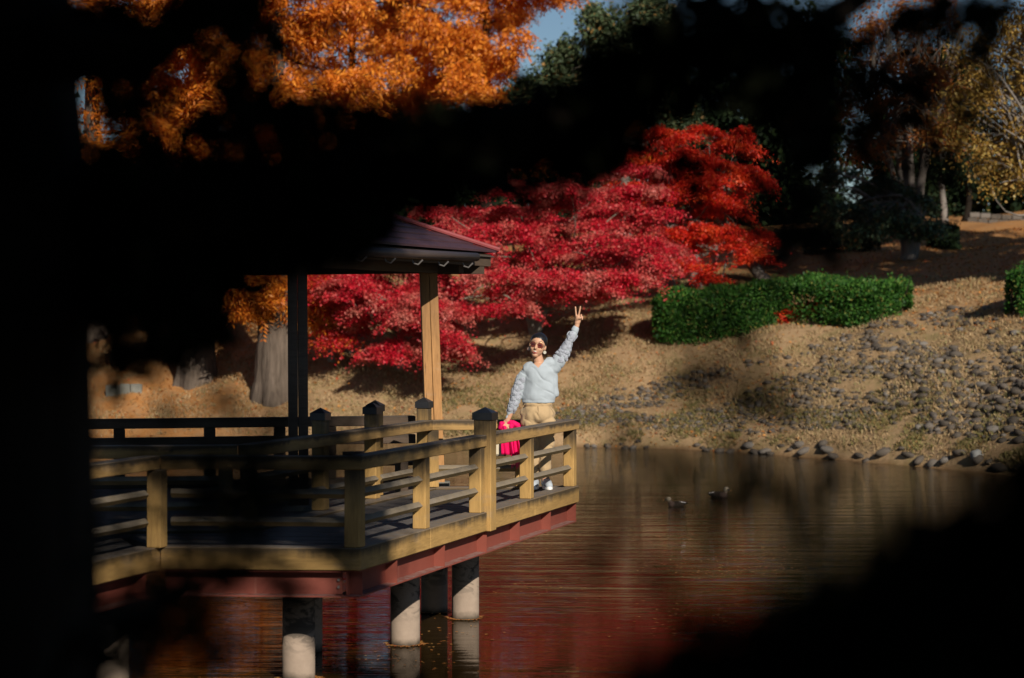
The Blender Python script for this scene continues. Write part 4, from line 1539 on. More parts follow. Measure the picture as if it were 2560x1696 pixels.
for (u0, u1, v, Y0, hh, lab) in ((1985, 2230, 655, 66.0, 0.85, 'dark low clipped hedge in shade behind the green hedge'),
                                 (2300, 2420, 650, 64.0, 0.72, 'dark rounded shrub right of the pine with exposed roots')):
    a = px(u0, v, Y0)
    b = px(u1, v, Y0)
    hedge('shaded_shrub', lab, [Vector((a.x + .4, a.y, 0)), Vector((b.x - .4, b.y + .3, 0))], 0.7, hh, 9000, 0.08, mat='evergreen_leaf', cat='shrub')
# low red-leaved shrub under the hedge gap
g = gpt(1985, 800)
hedge('red_shrub', 'small red-leaved shrub in the gap under the clipped hedge', [g + Vector((-0.45, -0.05, 0)), g + Vector((0.15, -0.02, 0)), g + Vector((0.8, 0.05, 0))], 0.26, 0.36, 1100, 0.08, mat='scarlet_leaf', cat='shrub', sprigs=8)

# low stone wall far right, pale board by the left trunks
a, b = px(2415, 575, 80), px(2560, 570, 80)
wall = tag(empty('stone_wall', (a.x, a.y, gz(a.x, a.y))), 'low stone wall far back at the right under the trees', 'wall')
xs = np.linspace(a.x, b.x + 1, 9)
for r_ in range(2):
    for i in range(8):
        m = MB()
        x0, x1 = xs[i], xs[i + 1]
        z0 = gz((x0 + x1) / 2, 80) + 0.2 * r_ - 0.05
        m.box(((x0 + x1) / 2 + 0.1 * r_, 80 + random.uniform(-.02, .02), z0 + 0.1), ((x1 - x0) / 2 - 0.01, 0, 0), (0, 0.2, 0), (0, 0, 0.095))
        m.build('stone', 'river_stone', wall, False, 0.02)
p = ground_at(310, 985)
edge = tag(empty('stone_kerb', p), 'short mossy grey stone kerb at the far left of the bank', 'kerb')
for i in range(3):
    m = MB()
    x = p.x - 0.3 + i * 0.30
    m.box((x, p.y + 0.04 * i, gz(x, p.y) + 0.08), (0.145, 0, 0), (0, 0.08, 0), (0, 0, 0.15 + 0.01 * (i % 2)))
    m.build('slab', 'grey_stone', edge, False, 0.02)

# ------------------------------------------------------------------ ducks


def blob(name, prims, voxel, mat, parent, smooth_it=4, post=None):
    """one continuous surface grown round ellipsoids and tapered capsules"""
    mb = MB()
    for pr in prims:
        if pr[0] == 'e':
            _, c, r, rot = pr
            bm = bmesh.new()
            bmesh.ops.create_icosphere(bm, subdivisions=3, radius=1.0)
            M = Matrix.Translation(c) @ (rot.to_4x4() if rot is not None else Matrix()) @ Matrix.Diagonal((*r, 1))
            mb.add([M @ v.co for v in bm.verts], [tuple(v.index for v in f.verts) for f in bm.faces])
            bm.free()
        elif pr[0] == 't':
            _, rings_ = pr
            k0 = len(mb.v)
            for (c, rx, ry) in rings_:
                for j in range(28):
                    a = 2 * math.pi * j / 28
                    mb.v.append((c.x + rx * math.cos(a), c.y + ry * math.sin(a), c.z))
            nr = len(rings_)
            for i in range(nr - 1):
                for j in range(28):
                    a, b = k0 + i * 28 + j, k0 + i * 28 + (j + 1) % 28
                    mb.f.append((a, b, b + 28, a + 28))
            mb.f.append(tuple(k0 + j for j in range(28)))
            mb.f.append(tuple(k0 + (nr - 1) * 28 + j for j in range(28)))
        else:
            _, pts, rad = pr
            pts = [Vector(p) for p in pts]
            d0 = (pts[0] - pts[1]).normalized()
            d1 = (pts[-1] - pts[-2]).normalized()
            full = [pts[0] + d0 * rad[0] * 0.9, pts[0] + d0 * rad[0] * 0.6] + pts + [pts[-1] + d1 * rad[-1] * 0.6, pts[-1] + d1 * rad[-1] * 0.9]
            rr = [rad[0] * 0.35, rad[0] * 0.8] + list(rad) + [rad[-1] * 0.8, rad[-1] * 0.35]
            mb.tube(full, rr, 14)
    me = bpy.data.meshes.new(name + '_src')
    me.from_pydata(mb.v, [], mb.f)
    bm = bmesh.new()
    bm.from_mesh(me)
    bmesh.ops.recalc_face_normals(bm, faces=bm.faces)
    bm.to_mesh(me)
    bm.free()
    tmp = bpy.data.objects.new('tmp', me)
    COL.objects.link(tmp)
    rm = tmp.modifiers.new('r', 'REMESH')
    rm.mode = 'VOXEL'
    rm.voxel_size = voxel
    sm = tmp.modifiers.new('s', 'SMOOTH')
    sm.iterations = smooth_it
    sm.factor = 0.5
    dg = bpy.context.evaluated_depsgraph_get()
    dg.update()
    me2 = bpy.data.meshes.new_from_object(tmp.evaluated_get(dg))
    bpy.data.objects.remove(tmp)
    bpy.data.meshes.remove(me)
    me2.name = name
    if post:
        n = len(me2.vertices)
        co = np.empty(n * 3, dtype=np.float32)
        me2.vertices.foreach_get('co', co)
        no = np.empty(n * 3, dtype=np.float32)
        me2.vertices.foreach_get('normal', no)
        co = co.reshape(-1, 3)
        no = no.reshape(-1, 3)
        me2.vertices.foreach_set('co', post(co, no).astype(np.float32).ravel())
        me2.update()
    me2.materials.clear()
    return mesh_obj(name, me2, mat, parent, True)


def duck(u, v, heading, label, scale=1.0):
    Y = FPX * (CAMZ - WZ) / (v - V0)
    x = (u - U0) / FPX * Y
    t = tag(empty('duck', (x, Y, WZ)), label, 'duck', 'ducks on the pond')
    h = Vector((math.cos(heading), math.sin(heading), 0))
    s = Vector((-h.y, h.x, 0))
    R = Matrix((h, s, UPV)).transposed()
    O = Vector((x, Y, WZ))

    def q(a, b, c):
        return O + (h * a + s * b + UPV * c) * scale
    k = scale
    blob('body', [('e', q(0, 0, 0.035), (0.20 * k, 0.095 * k, 0.085 * k), R), ('e', q(-0.14, 0, 0.06), (0.12 * k, 0.06 * k, 0.045 * k), R),
                  ('e', q(-0.23, 0, 0.075), (0.06 * k, 0.035 * k, 0.016 * k), R)], 0.012, 'duck_brown', t)
    blob('breast', [('e', q(0.12, 0, 0.045), (0.10 * k, 0.085 * k, 0.075 * k), R), ('c', [q(0.15, 0, 0.07), q(0.185, 0, 0.14)], [0.055 * k, 0.042 * k])], 0.012, 'duck_breast', t)
    hd = blob('head', [('e', q(0.20, 0, 0.175), (0.062 * k, 0.048 * k, 0.050 * k), R), ('c', [q(0.18, 0, 0.11), q(0.19, 0, 0.16)], [0.04 * k, 0.042 * k])], 0.010, 'duck_head', t)
    m = MB()
    m.tube([q(0.245, 0, 0.17), q(0.285, 0, 0.158), q(0.315, 0, 0.152)], [0.022 * k, 0.018 * k, 0.015 * k], 8, True, 0.6)
    bl = m.build('bill', 'duck_bill', hd, True)
    m = MB()
    m.tube([q(0.314, 0, 0.152), q(0.332, 0, 0.149)], [0.0155 * k, 0.010 * k], 8, True, 0.6)
    m.build('bill_tip', 'duck_bill_tip', hd, True)
    for sg in (-1, 1):
        m = MB()
        m.box(q(-0.13, 0.062 * sg, 0.095), (h * 0.06 + UPV * 0.01) * k, s * 0.010 * k, UPV * 0.008 * k)
        m.build('wing_stripe', 'duck_tertial', t)
        m = MB()
        m.tube([q(0.215, 0.043 * sg, 0.186), q(0.215, 0.050 * sg, 0.186)], [0.008 * k, 0.004 * k], 6)
        m.build('eye', 'duck_bill', hd)
    return t


duck(1797, 1245, -0.85, 'larger brown duck with pale head facing right on the open water', 0.84)
duck(1692, 1266, math.pi + 0.25, 'smaller dark duck facing left, just left of the pale-headed duck', 0.66)

# ------------------------------------------------------------------ the person
YP = 21.9


def W(u, v, dy=0.0):
    return px(u, v, YP) + Vector((0, dy, 0))


person = tag(empty('person', (W(1345, 1228).x, YP, ZK)), 'person in grey sweater, khaki trousers and rose sunglasses raising two fingers at the railing', 'person')
zl = Vector((0.208, 0.0, 0.978)).normalized()
yl = Vector((0.16, 0.985, -0.03))
yl = (yl - zl * yl.dot(zl)).normalized()
xl = yl.cross(zl)
HC = W(1344, 865)
HR = Matrix((xl, yl, zl)).transposed()


def Hd(x, y, z):
    return HC + xl * (x * 1.05) + yl * (y * 1.0) + zl * (z * 1.02)


arm_d = (W(1441, 818) - W(1413, 873)).normalized()
body_prims = [
    ('e', Hd(0, 0.015, 0.032), (0.0814, 0.0936, 0.0893), HR), ('e', Hd(0, -0.018, -0.025), (0.0726, 0.0749, 0.0893), HR),
    ('e', Hd(0, -0.045, -0.094), (0.034, 0.036, 0.028), HR), ('e', Hd(0.034, -0.056, -0.03), (0.028, 0.030, 0.030), HR), ('e', Hd(-0.034, -0.056, -0.03), (0.028, 0.030, 0.030), HR),
    ('c', [Hd(0, -0.088, 0.014), Hd(0, -0.104, -0.026)], [0.009, 0.014]), ('e', Hd(0.077, 0.014, -0.008), (0.011, 0.018, 0.028), HR), ('e', Hd(-0.077, 0.014, -0.008), (0.011, 0.018, 0.028), HR),
    ('c', [Hd(0, 0.02, -0.08), W(1349, 912, 0.03)], [0.054, 0.056]),
    ('c', [W(1328, 928, 0.01), W(1370, 918, 0.01)], [0.045, 0.045]), ('e', W(1347, 926, 0.0), (0.098, 0.071, 0.085), None),
    ('e', W(1350, 955), (0.14, 0.09, 0.17), None), ('e', W(1346, 1000), (0.12, 0.085, 0.12), None), ('e', W(1345, 1035), (0.135, 0.09, 0.10), None),
    ('c', [W(1318, 934), W(1295, 982), W(1273, 1042), W(1268, 1052)], [0.040, 0.038, 0.026, 0.026]),
    ('c', [W(1382, 922), W(1413, 874), W(1440, 821), W(1443, 812)], [0.040, 0.038, 0.026, 0.026]),
    ('c', [W(1370, 1050), W(1366, 1115), W(1363, 1190), W(1364, 1208)], [0.065, 0.05, 0.036, 0.036]),
    ('c', [W(1322, 1050), W(1330, 1115, 0.02), W(1338, 1190, 0.06), W(1338, 1210, 0.06)], [0.065, 0.05, 0.036, 0.036]),
    ('c', [W(1365, 1214, 0.0), W(1374, 1220, -0.12)], [0.034, 0.026]), ('c', [W(1338, 1214, 0.06), W(1334, 1220, -0.06)], [0.034, 0.026]),
    # raised hand: palm, two straight fingers, two curled, thumb across
    ('c', [W(1443, 808), W(1446, 795)], [0.029, 0.030]), ('e', W(1445, 801, -0.004), (0.032, 0.018, 0.040), None),
    ('c', [W(1441, 793), W(1439.5, 781, -0.004), W(1438.5, 768, -0.004)], [0.0105, 0.0095, 0.0085]),
    ('c', [W(1446, 792), W(1448.5, 780, -0.004), W(1451, 767, -0.004)], [0.0105, 0.0095, 0.0085]),
    ('c', [W(1450, 795), W(1453, 787, -0.022), W(1452, 794, -0.042)], [0.010, 0.0095, 0.009]),
    ('c', [W(1453, 799), W(1456.5, 792, -0.018), W(1455, 799, -0.036)], [0.0095, 0.009, 0.0085]),
    ('c', [W(1439, 807), W(1443, 799, -0.028), W(1450, 796, -0.046)], [0.011, 0.010, 0.009]),
    # lowered hand closing on the cloth
    ('e', W(1265, 1057, 0), (0.030, 0.020, 0.036), None),
] + [('c', [W(1259 + 3.2 * k, 1060, -0.008), W(1258.5 + 3.2 * k, 1066, -0.026), W(1259.5 + 3.0 * k, 1073 - 0.5 * abs(k - 1.5), -0.024)], [0.0095, 0.009, 0.008]) for k in range(4)] + [
    ('c', [W(1271, 1055, 0), W(1274, 1063, -0.02), W(1271, 1071, -0.034)], [0.011, 0.010, 0.009])]
blob('body', body_prims, 0.0048, 'skin', person, 3)


FR = Matrix.Rotation(0.6, 3, 'X') @ Matrix.Rotation(0.75, 3, 'Y') @ Matrix.Rotation(0.4, 3, 'Z')


def folds(amp, freq, stretch, seed, crease=0.0):
    def f(co, no):
        out = co.copy()
        for i in range(len(co)):
            p = Vector((co[i, 0] * freq * stretch[0], co[i, 1] * freq * stretch[1], co[i, 2] * freq * stretch[2])) + Vector((seed, 0, 0))
            p = FR @ p
            n = mnoise.noise(p) + 0.45 * mnoise.noise(p * 2.3 + Vector((5.2, 1.3, 7.7)))
            n = (abs(n) ** 0.8) * (1 if n > 0 else -1.2)
            out[i] += no[i] * amp * n
            if crease:
                w = (co[i, 0] * 0.75 + co[i, 2] * 1.1) * 52 + 2.6 * mnoise.noise(Vector((co[i, 0] * 7, co[i, 1] * 7, co[i, 2] * 7 + 3)))
                k_ = 1 - abs(math.sin(w * 0.5))
                msk = min(1, max(0, mnoise.noise(Vector((co[i, 0] * 8 + 9, co[i, 1] * 8, co[i, 2] * 8))) * 2.2 + 0.25))
                out[i] -= no[i] * crease * (k_ ** 4) * msk
        return out
    return f


sw = blob('sweater', [
    ('t', [(W(1349, 906), 0.09, 0.07), (W(1349, 914), 0.15, 0.098), (W(1349, 928), 0.172, 0.112), (W(1349, 950), 0.176, 0.118), (W(1348, 975), 0.176, 0.120), (W(1347, 988), 0.178, 0.122), (W(1346, 996), 0.174, 0.119), (W(1346, 1000), 0.168, 0.113), (W(1346, 1007), 0.168, 0.113)]), ('c', [W(1321, 924), W(1377, 912)], [0.076, 0.078]),
    ('c', [W(1380, 935), W(1386, 985)], [0.06, 0.05]),
    ('c', [W(1312, 936), W(1294, 980), W(1277, 1026)], [0.066, 0.056, 0.050]), ('c', [W(1275, 1028), W(1270, 1043)], [0.044, 0.031]),
    ('c', [W(1384, 922), W(1412, 877), W(1434, 836)], [0.072, 0.058, 0.047]), ('c', [W(1435, 834), W(1441, 818)], [0.042, 0.030]),
    ('c', [W(1325, 935), W(1318, 955)], [0.05, 0.05])], 0.0075, 'grey_knit', person, 3, folds(0.015, 5.5, (1.0, 1, 1.0), 3.0, 0.014))
# open the V neck
bm = bmesh.new()
bm.from_mesh(sw.data)
A, B, C_ = (1320, 896), (1372, 888), (1346, 921)


def in_v(p):
    u = U0 + p.x / p.y * FPX
    v = V0 - (p.z - CAMZ) / p.y * FPX

    def sg(a, b):
        return (u - b[0]) * (a[1] - b[1]) - (a[0] - b[0]) * (v - b[1])
    s1, s2 = sg(A, C_), sg(C_, B)
    return s1 * sg(A, C_) >= 0 and ((sg(C_, A) > 0) != (sg(C_, B) > 0)) and v < 921.5 and 1320 < u < 1372


dead = [f for f in bm.faces if f.calc_center_median().y < YP + 0.045 and in_v(f.calc_center_median())]
bmesh.ops.delete(bm, geom=dead, context='FACES')
bm.to_mesh(sw.data)
bm.free()
# rosettes sewn on the sleeves
rm_ = MB()
for ring, (r, z, w) in enumerate(((0.024, 0.004, 0.0065), (0.014, 0.010, 0.0055), (0.005, 0.013, 0.005))):
    rm_.tube([(r * (1 + 0.16 * math.sin(3 * a + ring)) * math.cos(a), r * (1 + 0.16 * math.sin(3 * a + ring)) * math.sin(a), z + 0.003 * math.sin(4 * a)) for a in np.linspace(0, 2 * math.pi, 8)], w, 4, False)
ros = bpy.data.meshes.new('rosette')
ros.from_pydata(rm_.v, [], rm_.f)
ros.materials.append(MATS['rosette_cloth'])
ros.polygons.foreach_set('use_smooth', [True] * len(ros.polygons))
bpy.context.view_layer.update()
from mathutils.bvhtree import BVHTree
bvh = BVHTree.FromPolygons([v.co[:] for v in sw.data.vertices], [tuple(f.vertices) for f in sw.data.polygons])
for (a, b, n) in ((W(1307, 945), W(1276, 1030), 44), (W(1392, 908), W(1434, 836), 46)):
    ax = (b - a).normalized()
    side = ax.cross(Vector((0, 1, 0))).normalized()
    fr = side.cross(ax)
    for k in range(n):
        t = (k + 0.5) / n
        ang = k * 2.4
        d = side * math.cos(ang) + fr * math.sin(ang)
        if d.y > 0.75:
            d.y *= -1
        o = a.lerp(b, t)
        loc, nor, _, _ = bvh.ray_cast(o + d * 0.3, -d)
        if loc is None or (loc - o).length > 0.085 or (t < 0.1 and a.x > 0.3):
            continue
        ob = bpy.data.objects.new('rosette', ros)
        COL.objects.link(ob)
        ob.parent = sw
        ob.matrix_parent_inverse = parent_inv(sw)
        ob.location = loc - nor * 0.002
        q_ = nor.to_track_quat('Z', 'Y')
        ob.rotation_euler = (q_ @ Quaternion((0, 0, 1), random.uniform(0, 6))).to_euler()
        s = random.uniform(0.85, 1.25)
        ob.scale = (s * 0.9, s * 0.9, s * 0.55)

tr = blob('trousers', [
    ('e', W(1345, 1034), (0.186, 0.128, 0.115), None), ('e', W(1345, 1010), (0.165, 0.112, 0.05), None),
    ('c', [W(1367, 1052), W(1365, 1110), W(1363, 1170)], [0.100, 0.082, 0.058]), ('c', [W(1323, 1052), W(1330, 1110, 0.02), W(1338, 1176, 0.06)], [0.100, 0.082, 0.058])],
    0.0085, 'khaki_cotton', person, 3, folds(0.016, 8.0, (1.0, 1, 0.8), 11.0, 0.014))
m = MB()
m.tube([W(1346.5, 1012, -0.126), W(1346, 1018, -0.132), W(1345, 1034, -0.131)], 0.0022, 5)
m.build('fly_seam', 'khaki_cotton', tr)
for (u, sg) in ((1311, 1), (1378, -1)):
    m = MB()
    m.tube([W(u, 1010, -0.098), W(u - 6 * sg, 1022, -0.085), W(u - 9 * sg, 1034, -0.06)], 0.0022, 5)
    m.build('pocket_edge', 'khaki_cotton', tr)
blob('hair', [('e', Hd(0, 0.032, 0.048), (0.091, 0.102, 0.092), HR), ('e', Hd(0.006, 0.088, 0.0), (0.074, 0.062, 0.080), HR), ('e', Hd(0.0, 0.13, -0.03), (0.045, 0.04, 0.045), HR),
              ('c', [Hd(0.066, 0.012, 0.06), Hd(0.076, 0.03, 0.005)], [0.018, 0.012]), ('c', [Hd(-0.066, 0.012, 0.06), Hd(-0.076, 0.03, 0.005)], [0.018, 0.012])],
     0.005, 'hair', person, 3)

gl = empty('sunglasses', (0, 0, 0))
gl.parent = person
gl.matrix_parent_inverse = parent_inv(person)
for sg in (-1, 1):
    ring = []
    for a in np.linspace(0, 2 * math.pi, 21):
        rx = 0.0305 * (1 + 0.06 * math.cos(a) * sg)
        rz = 0.0285 if math.sin(a) > 0 else 0.031
        ring.append((0.036 * sg + rx * math.cos(a), -0.094 + 0.02 * abs(0.036 * sg + rx * math.cos(a)) / 0.066 * 0.9, 0.008 + rz * math.sin(a)))
    m = MB()
    m.tube([Hd(*p) for p in ring], 0.0019, 5, False)
    rim = m.build('rim', 'gold_rim', gl, True)
    m = MB()
    m.add([Hd(*p) for p in ring[:-1]], [tuple(range(20))])
    m.build('lens', 'rose_lens', gl)
    m = MB()
    m.tube([Hd(0.066 * sg, -0.076, 0.014), Hd(0.078 * sg, -0.03, 0.012), Hd(0.078 * sg, 0.02, 0.010)], 0.0022, 5)
    m.build('temple', 'gold_rim', gl)
    m = MB()
    m.tube([Hd(0.018 * sg, -0.082, 0.006), Hd(0.034 * sg, -0.086, 0.010), Hd(0.050 * sg, -0.078, 0.006)], [0.002, 0.005, 0.002], 6)
    m.build('eye', 'hair', person)
    m = MB()
    m.tube([Hd(0.014 * sg, -0.089, 0.044), Hd(0.036 * sg, -0.087, 0.050), Hd(0.056 * sg, -0.072, 0.044)], [0.001, 0.0025, 0.001], 6)
    m.build('eyebrow', 'hair', person)
    e = Hd(0.082 * sg, 0.012, -0.05)
    m = MB()
    m.tube([e + UPV * 0.016 + zl * 0.01, e + UPV * 0.012], 0.002, 5)
    m.tube([e + Vector((0, -0.005, 0)), e + Vector((0, 0.005, 0))], 0.0165, 14)
    m.build('earring', 'pearl', person)
m = MB()
m.tube([Hd(-0.008, -0.099, 0.020), Hd(0, -0.102, 0.022), Hd(0.008, -0.099, 0.020)], 0.0024, 5)
m.tube([Hd(-0.012, -0.096, 0.032), Hd(0, -0.100, 0.034), Hd(0.012, -0.096, 0.032)], 0.0022, 5)
m.build('bridge', 'gold_rim', gl)
m = MB()
lip = [Hd(0.026 * math.cos(a), -0.086 + 0.014 * math.cos(a) ** 2, -0.062 + 0.0165 * math.sin(a) + 0.006 * math.cos(a) ** 2) for a in np.linspace(0, 2 * math.pi, 17)]
m.tube(lip, [0.0042] * 17, 6, False)
lp = m.build('lips', 'lips', person, True)
m = MB()
m.add([p + yl * -0.0005 for p in lip[:-1]], [tuple(range(16))])
m.build('mouth', 'mouth', lp)
m = MB()
m.tube([Hd(-0.014, -0.087, -0.058), Hd(0, -0.090, -0.059), Hd(0.014, -0.087, -0.058)], [0.003, 0.0042, 0.003], 6)
m.build('teeth', 'teeth', lp)

for (u, dy, du) in ((1364, 0.0, 8), (1338, 0.06, -4)):
    h0, t0 = W(u, 1213, dy + 0.05), W(u + du, 1218, dy - 0.15)
    h0.z = t0.z = ZK + 0.055
    sh = blob('shoe', [('c', [h0 + Vector((0, 0, 0.05)), h0 + Vector((0, -0.03, -0.005))], [0.044, 0.046]), ('c', [h0, h0.lerp(t0, 0.5) + Vector((0, 0, 0.01)), t0 + Vector((0, 0, -0.012))], [0.042, 0.048, 0.040])],
              0.007, 'shoe_canvas', person, 3)
    d = (t0 - h0).normalized()
    s = Vector((d.y, -d.x, 0))
    pl = []
    for a in np.linspace(0, 2 * math.pi, 24, endpoint=False):
        c = (h0 + t0) / 2
        pl.append(c + d * (0.145 * math.cos(a)) + s * ((0.048 + 0.006 * math.cos(a)) * math.sin(a)))
    m = MB()
    m.prism(pl, ZK + 0.003, ZK + 0.036)
    m.build('sole', 'shoe_rubber', sh, False, 0.004)
    for k in range(4):
        c = h0.lerp(t0, 0.28 + 0.13 * k) + Vector((0, 0, 0.062 - 0.008 * k))
        m = MB()
        m.tube([c - s * 0.03 + Vector((0, 0, -0.008)), c + Vector((0, 0, 0.006)) + d * 0.006, c + s * 0.03 + Vector((0, 0, -0.008))], 0.0045, 5)
        m.build('lace', 'lace', sh)

# ------------------------------------------------------------------ scarf and bag
scarf = tag(empty('scarf', W(1274, 1065)), 'magenta fringed scarf hanging from the lowered hand behind the railing', 'scarf')
nu, nv = 60, 14
vs = []
for side in (0, 1):
    for j in range(nv + 1):
        t = j / nv
        for i in range(nu + 1):
            s = i / nu
            wl = 1250 + (1252 - 1250) * t + 6 * (1 - t) ** 3
            wr = 1292 + 11 * t ** 0.7 - 8 * (1 - t) ** 3
            uu = wl + (wr - wl) * s + 1.2 * math.sin(s * 30 + t * 2)
            vv = 1060 + (1141 - 1060) * t + 6 * math.sin(s * 3.0) * (1 - t) - 5 * t * (1 - s)
            ph = (s + 0.05 * math.sin(s * 9) + 0.03 * math.sin(s * 17 + 2)) * 2 * math.pi * 4.2 + 0.8 * math.sin(t * 3)
            dep = (0.010 + 0.018 * t) * (0.7 * math.sin(ph) + 0.5 * math.sin(ph * 0.43 + 1.0) + 0.25 * math.sin(ph * 2.1 + t * 2))
            p = W(uu, vv, -0.015 - dep + (0.022 if side else 0))
            vs.append(p)
fs = []
n1 = (nu + 1) * (nv + 1)
for side in (0, 1):
    for j in range(nv):
        for i in range(nu):
            a = side * n1 + j * (nu + 1) + i
            f = (a, a + 1, a + nu + 2, a + nu + 1)
            fs.append(f if side == 0 else tuple(reversed(f)))
for j in range(nv):
    for i in (0, nu):
        a = j * (nu + 1) + i
        fs.append((a, a + nu + 1, a + nu + 1 + n1, a + n1))
for i in range(nu):
    for j in (0, nv):
        a = j * (nu + 1) + i
        fs.append((a, a + 1, a + 1 + n1, a + n1))
m = MB()
m.add(vs, fs)
m.build('cloth', 'magenta_cloth', scarf, True)
blob('gathered_top', [('c', [W(1250, 1070, 0), W(1254, 1060, -0.01), W(1264, 1056, 0.015)], [0.022, 0.026, 0.024]), ('c', [W(1268, 1058, 0.01), W(1282, 1057, -0.01), W(1293, 1064, -0.012), W(1298, 1075, 0)], [0.026, 0.030, 0.028, 0.022]),
                      ('c', [W(1262, 1068, -0.03), W(1264, 1085, -0.02)], [0.02, 0.022]), ('c', [W(1278, 1066, -0.03), W(1282, 1088, -0.02)], [0.022, 0.024])], 0.006, 'magenta_cloth', scarf, 3, folds(0.008, 16, (1, 1, 0.6), 2))
for k in range(15):
    u = 1278 + k * 1.7
    m = MB()
    m.tube([W(u, 1137, -0.012), W(u + random.uniform(-1, 1), 1150, -0.015), W(u + random.uniform(-2, 2), 1168 + random.uniform(-4, 8), -0.012)], [0.004, 0.0035, 0.002], 5)
    m.build('fringe', 'magenta_cloth', scarf)
bag = tag(empty('handbag', W(1248, 1140)), 'small cream and black handbag hanging just left of the magenta scarf', 'handbag')
c = W(1250, 1117, 0.05)
m = MB()
m.box(c, (0.058, 0, 0), (0, 0.028, 0), (0, 0, 0.098))
m.build('body', 'bag_cream', bag, False, 0.018)
m = MB()
m.box(c + Vector((0.004, 0.031, 0)), (0.062, 0, 0), (0, 0.012, 0), (0, 0, 0.104))
m.build('back_panel', 'bag_black', bag, False, 0.010)
m = MB()
m.tube([W(1243, 1098, 0.05), W(1250, 1072, 0.02), W(1263, 1060, 0.0), W(1262, 1075, 0.03), W(1258, 1098, 0.05)], 0.006, 6)
m.build('strap', 'bag_black', bag, True)

# ------------------------------------------------------------------ shaded evergreen round the photographer
fg = tag(empty('foreground_tree', (-0.95, 3.2, 1.1)), 'black out-of-focus evergreen in deep shade, trunk at the left edge and boughs across the top', 'tree')
m = MB()
tp = [(-1.00, 3.25, 0.8), (-0.97, 3.22, 1.3), (-0.945, 3.2, 2.2), (-0.95, 3.2, 3.0), (-1.0, 3.15, 4.2), (-0.9, 3.0, 5.6), (-0.7, 2.8, 7.2)]
m.tube(tp, [0.46, 0.37, 0.325, 0.31, 0.26, 0.18, 0.09], 20)
m.build('trunk', 'dark_bark', fg, True)

LEAVES_P, LEAVES_L = [], []
twigs = MB()


def fclump(u, v, ru, rv, Y, n, leaf=0.045, depth=None, root=None, tr_=0.006):
    s = Y / FPX
    c = px(u, v, Y)
    d = rnd_dir(n) * (RNG.uniform(0, 1, (n, 1)) ** 0.4)
    rad = np.array([ru * s, depth or max(ru, rv) * s * 0.9, rv * s])
    p = np.array(tuple(c)) + d * rad
    LEAVES_P.append(p)
    LEAVES_L.append(leaf * RNG.uniform(0.7, 1.25, n))
    if root is not None:
        twigs.tube(wander(root, c, 6, 0.04, 0.03), taper(6, tr_, tr_ * 0.35), 5, False)
    for _ in range(max(1, n // 14)):
        e = Vector(p[random.randrange(n)])
        twigs.tube(wander(c, e, 4, 0.1), taper(4, 0.004, 0.0015), 4, False)


# main bough and its side boughs
B1 = [Vector((-0.85, 3.2, 2.90))] + [px(u, v, Y) for (u, v, Y) in ((420, 545, 3.2), (780, 480, 3.3), (1100, 385, 3.4), (1400, 300, 3.5), (1700, 130, 3.6), (2000, 100, 3.7), (2200, -40, 3.8), (2500, -300, 3.9))]
mb2 = MB()
mb2.tube(B1, [0.085, 0.07, 0.062, 0.055, 0.048, 0.04, 0.03, 0.022, 0.012], 10)
B2 = [Vector((-0.9, 3.2, 3.2)), px(350, 150, 3.0), px(600, -60, 3.0), px(1000, -300, 3.1)]
mb2.tube(B2, [0.06, 0.04, 0.03, 0.015], 8)
B3 = [px(1900, 110, 3.65), px(1990, 330, 3.5), px(1990, 620, 3.4)]
mb2.tube(B3, [0.02, 0.014, 0.006], 8)
B4 = [Vector((-0.75, 3.05, 2.1)), px(200, 1560, 2.4), px(420, 1500, 2.1), px(640, 1440, 2.1), px(660, 1200, 2.1)]
mb2.tube(B4, [0.02, 0.012, 0.007, 0.004, 0.002], 8)
DENSE = [(830, 575, 90, 65), (700, 600, 120, 60), (1030, 385, 110, 110), (470, 720, 90, 50), (240, 700, 60, 60), (250, 530, 180, 170), (420, 535, 160, 140), (600, 515, 150, 140), (780, 470, 140, 150), (930, 405, 140, 145), (1080, 380, 140, 130), (1230, 350, 140, 130),
         (1380, 315, 140, 140), (1500, 260, 130, 150), (1610, 180, 120, 170), (1740, 120, 140, 190), (1880, 120, 140, 210), (2000, 220, 100, 200), (880, 540, 90, 60),
         (330, 640, 110, 60), (500, 640, 120, 50), (660, 610, 110, 50), (1490, 380, 60, 50)]
for (u, v, ru, rv) in DENSE:
    Y = 3.2 + 0.5 * (u / 2560) + random.uniform(-0.1, 0.15)
    rt = min(B1, key=lambda b: (b - px(u, v, Y)).length)
    fclump(u, v, ru, rv, Y, 330, 0.045, root=rt)
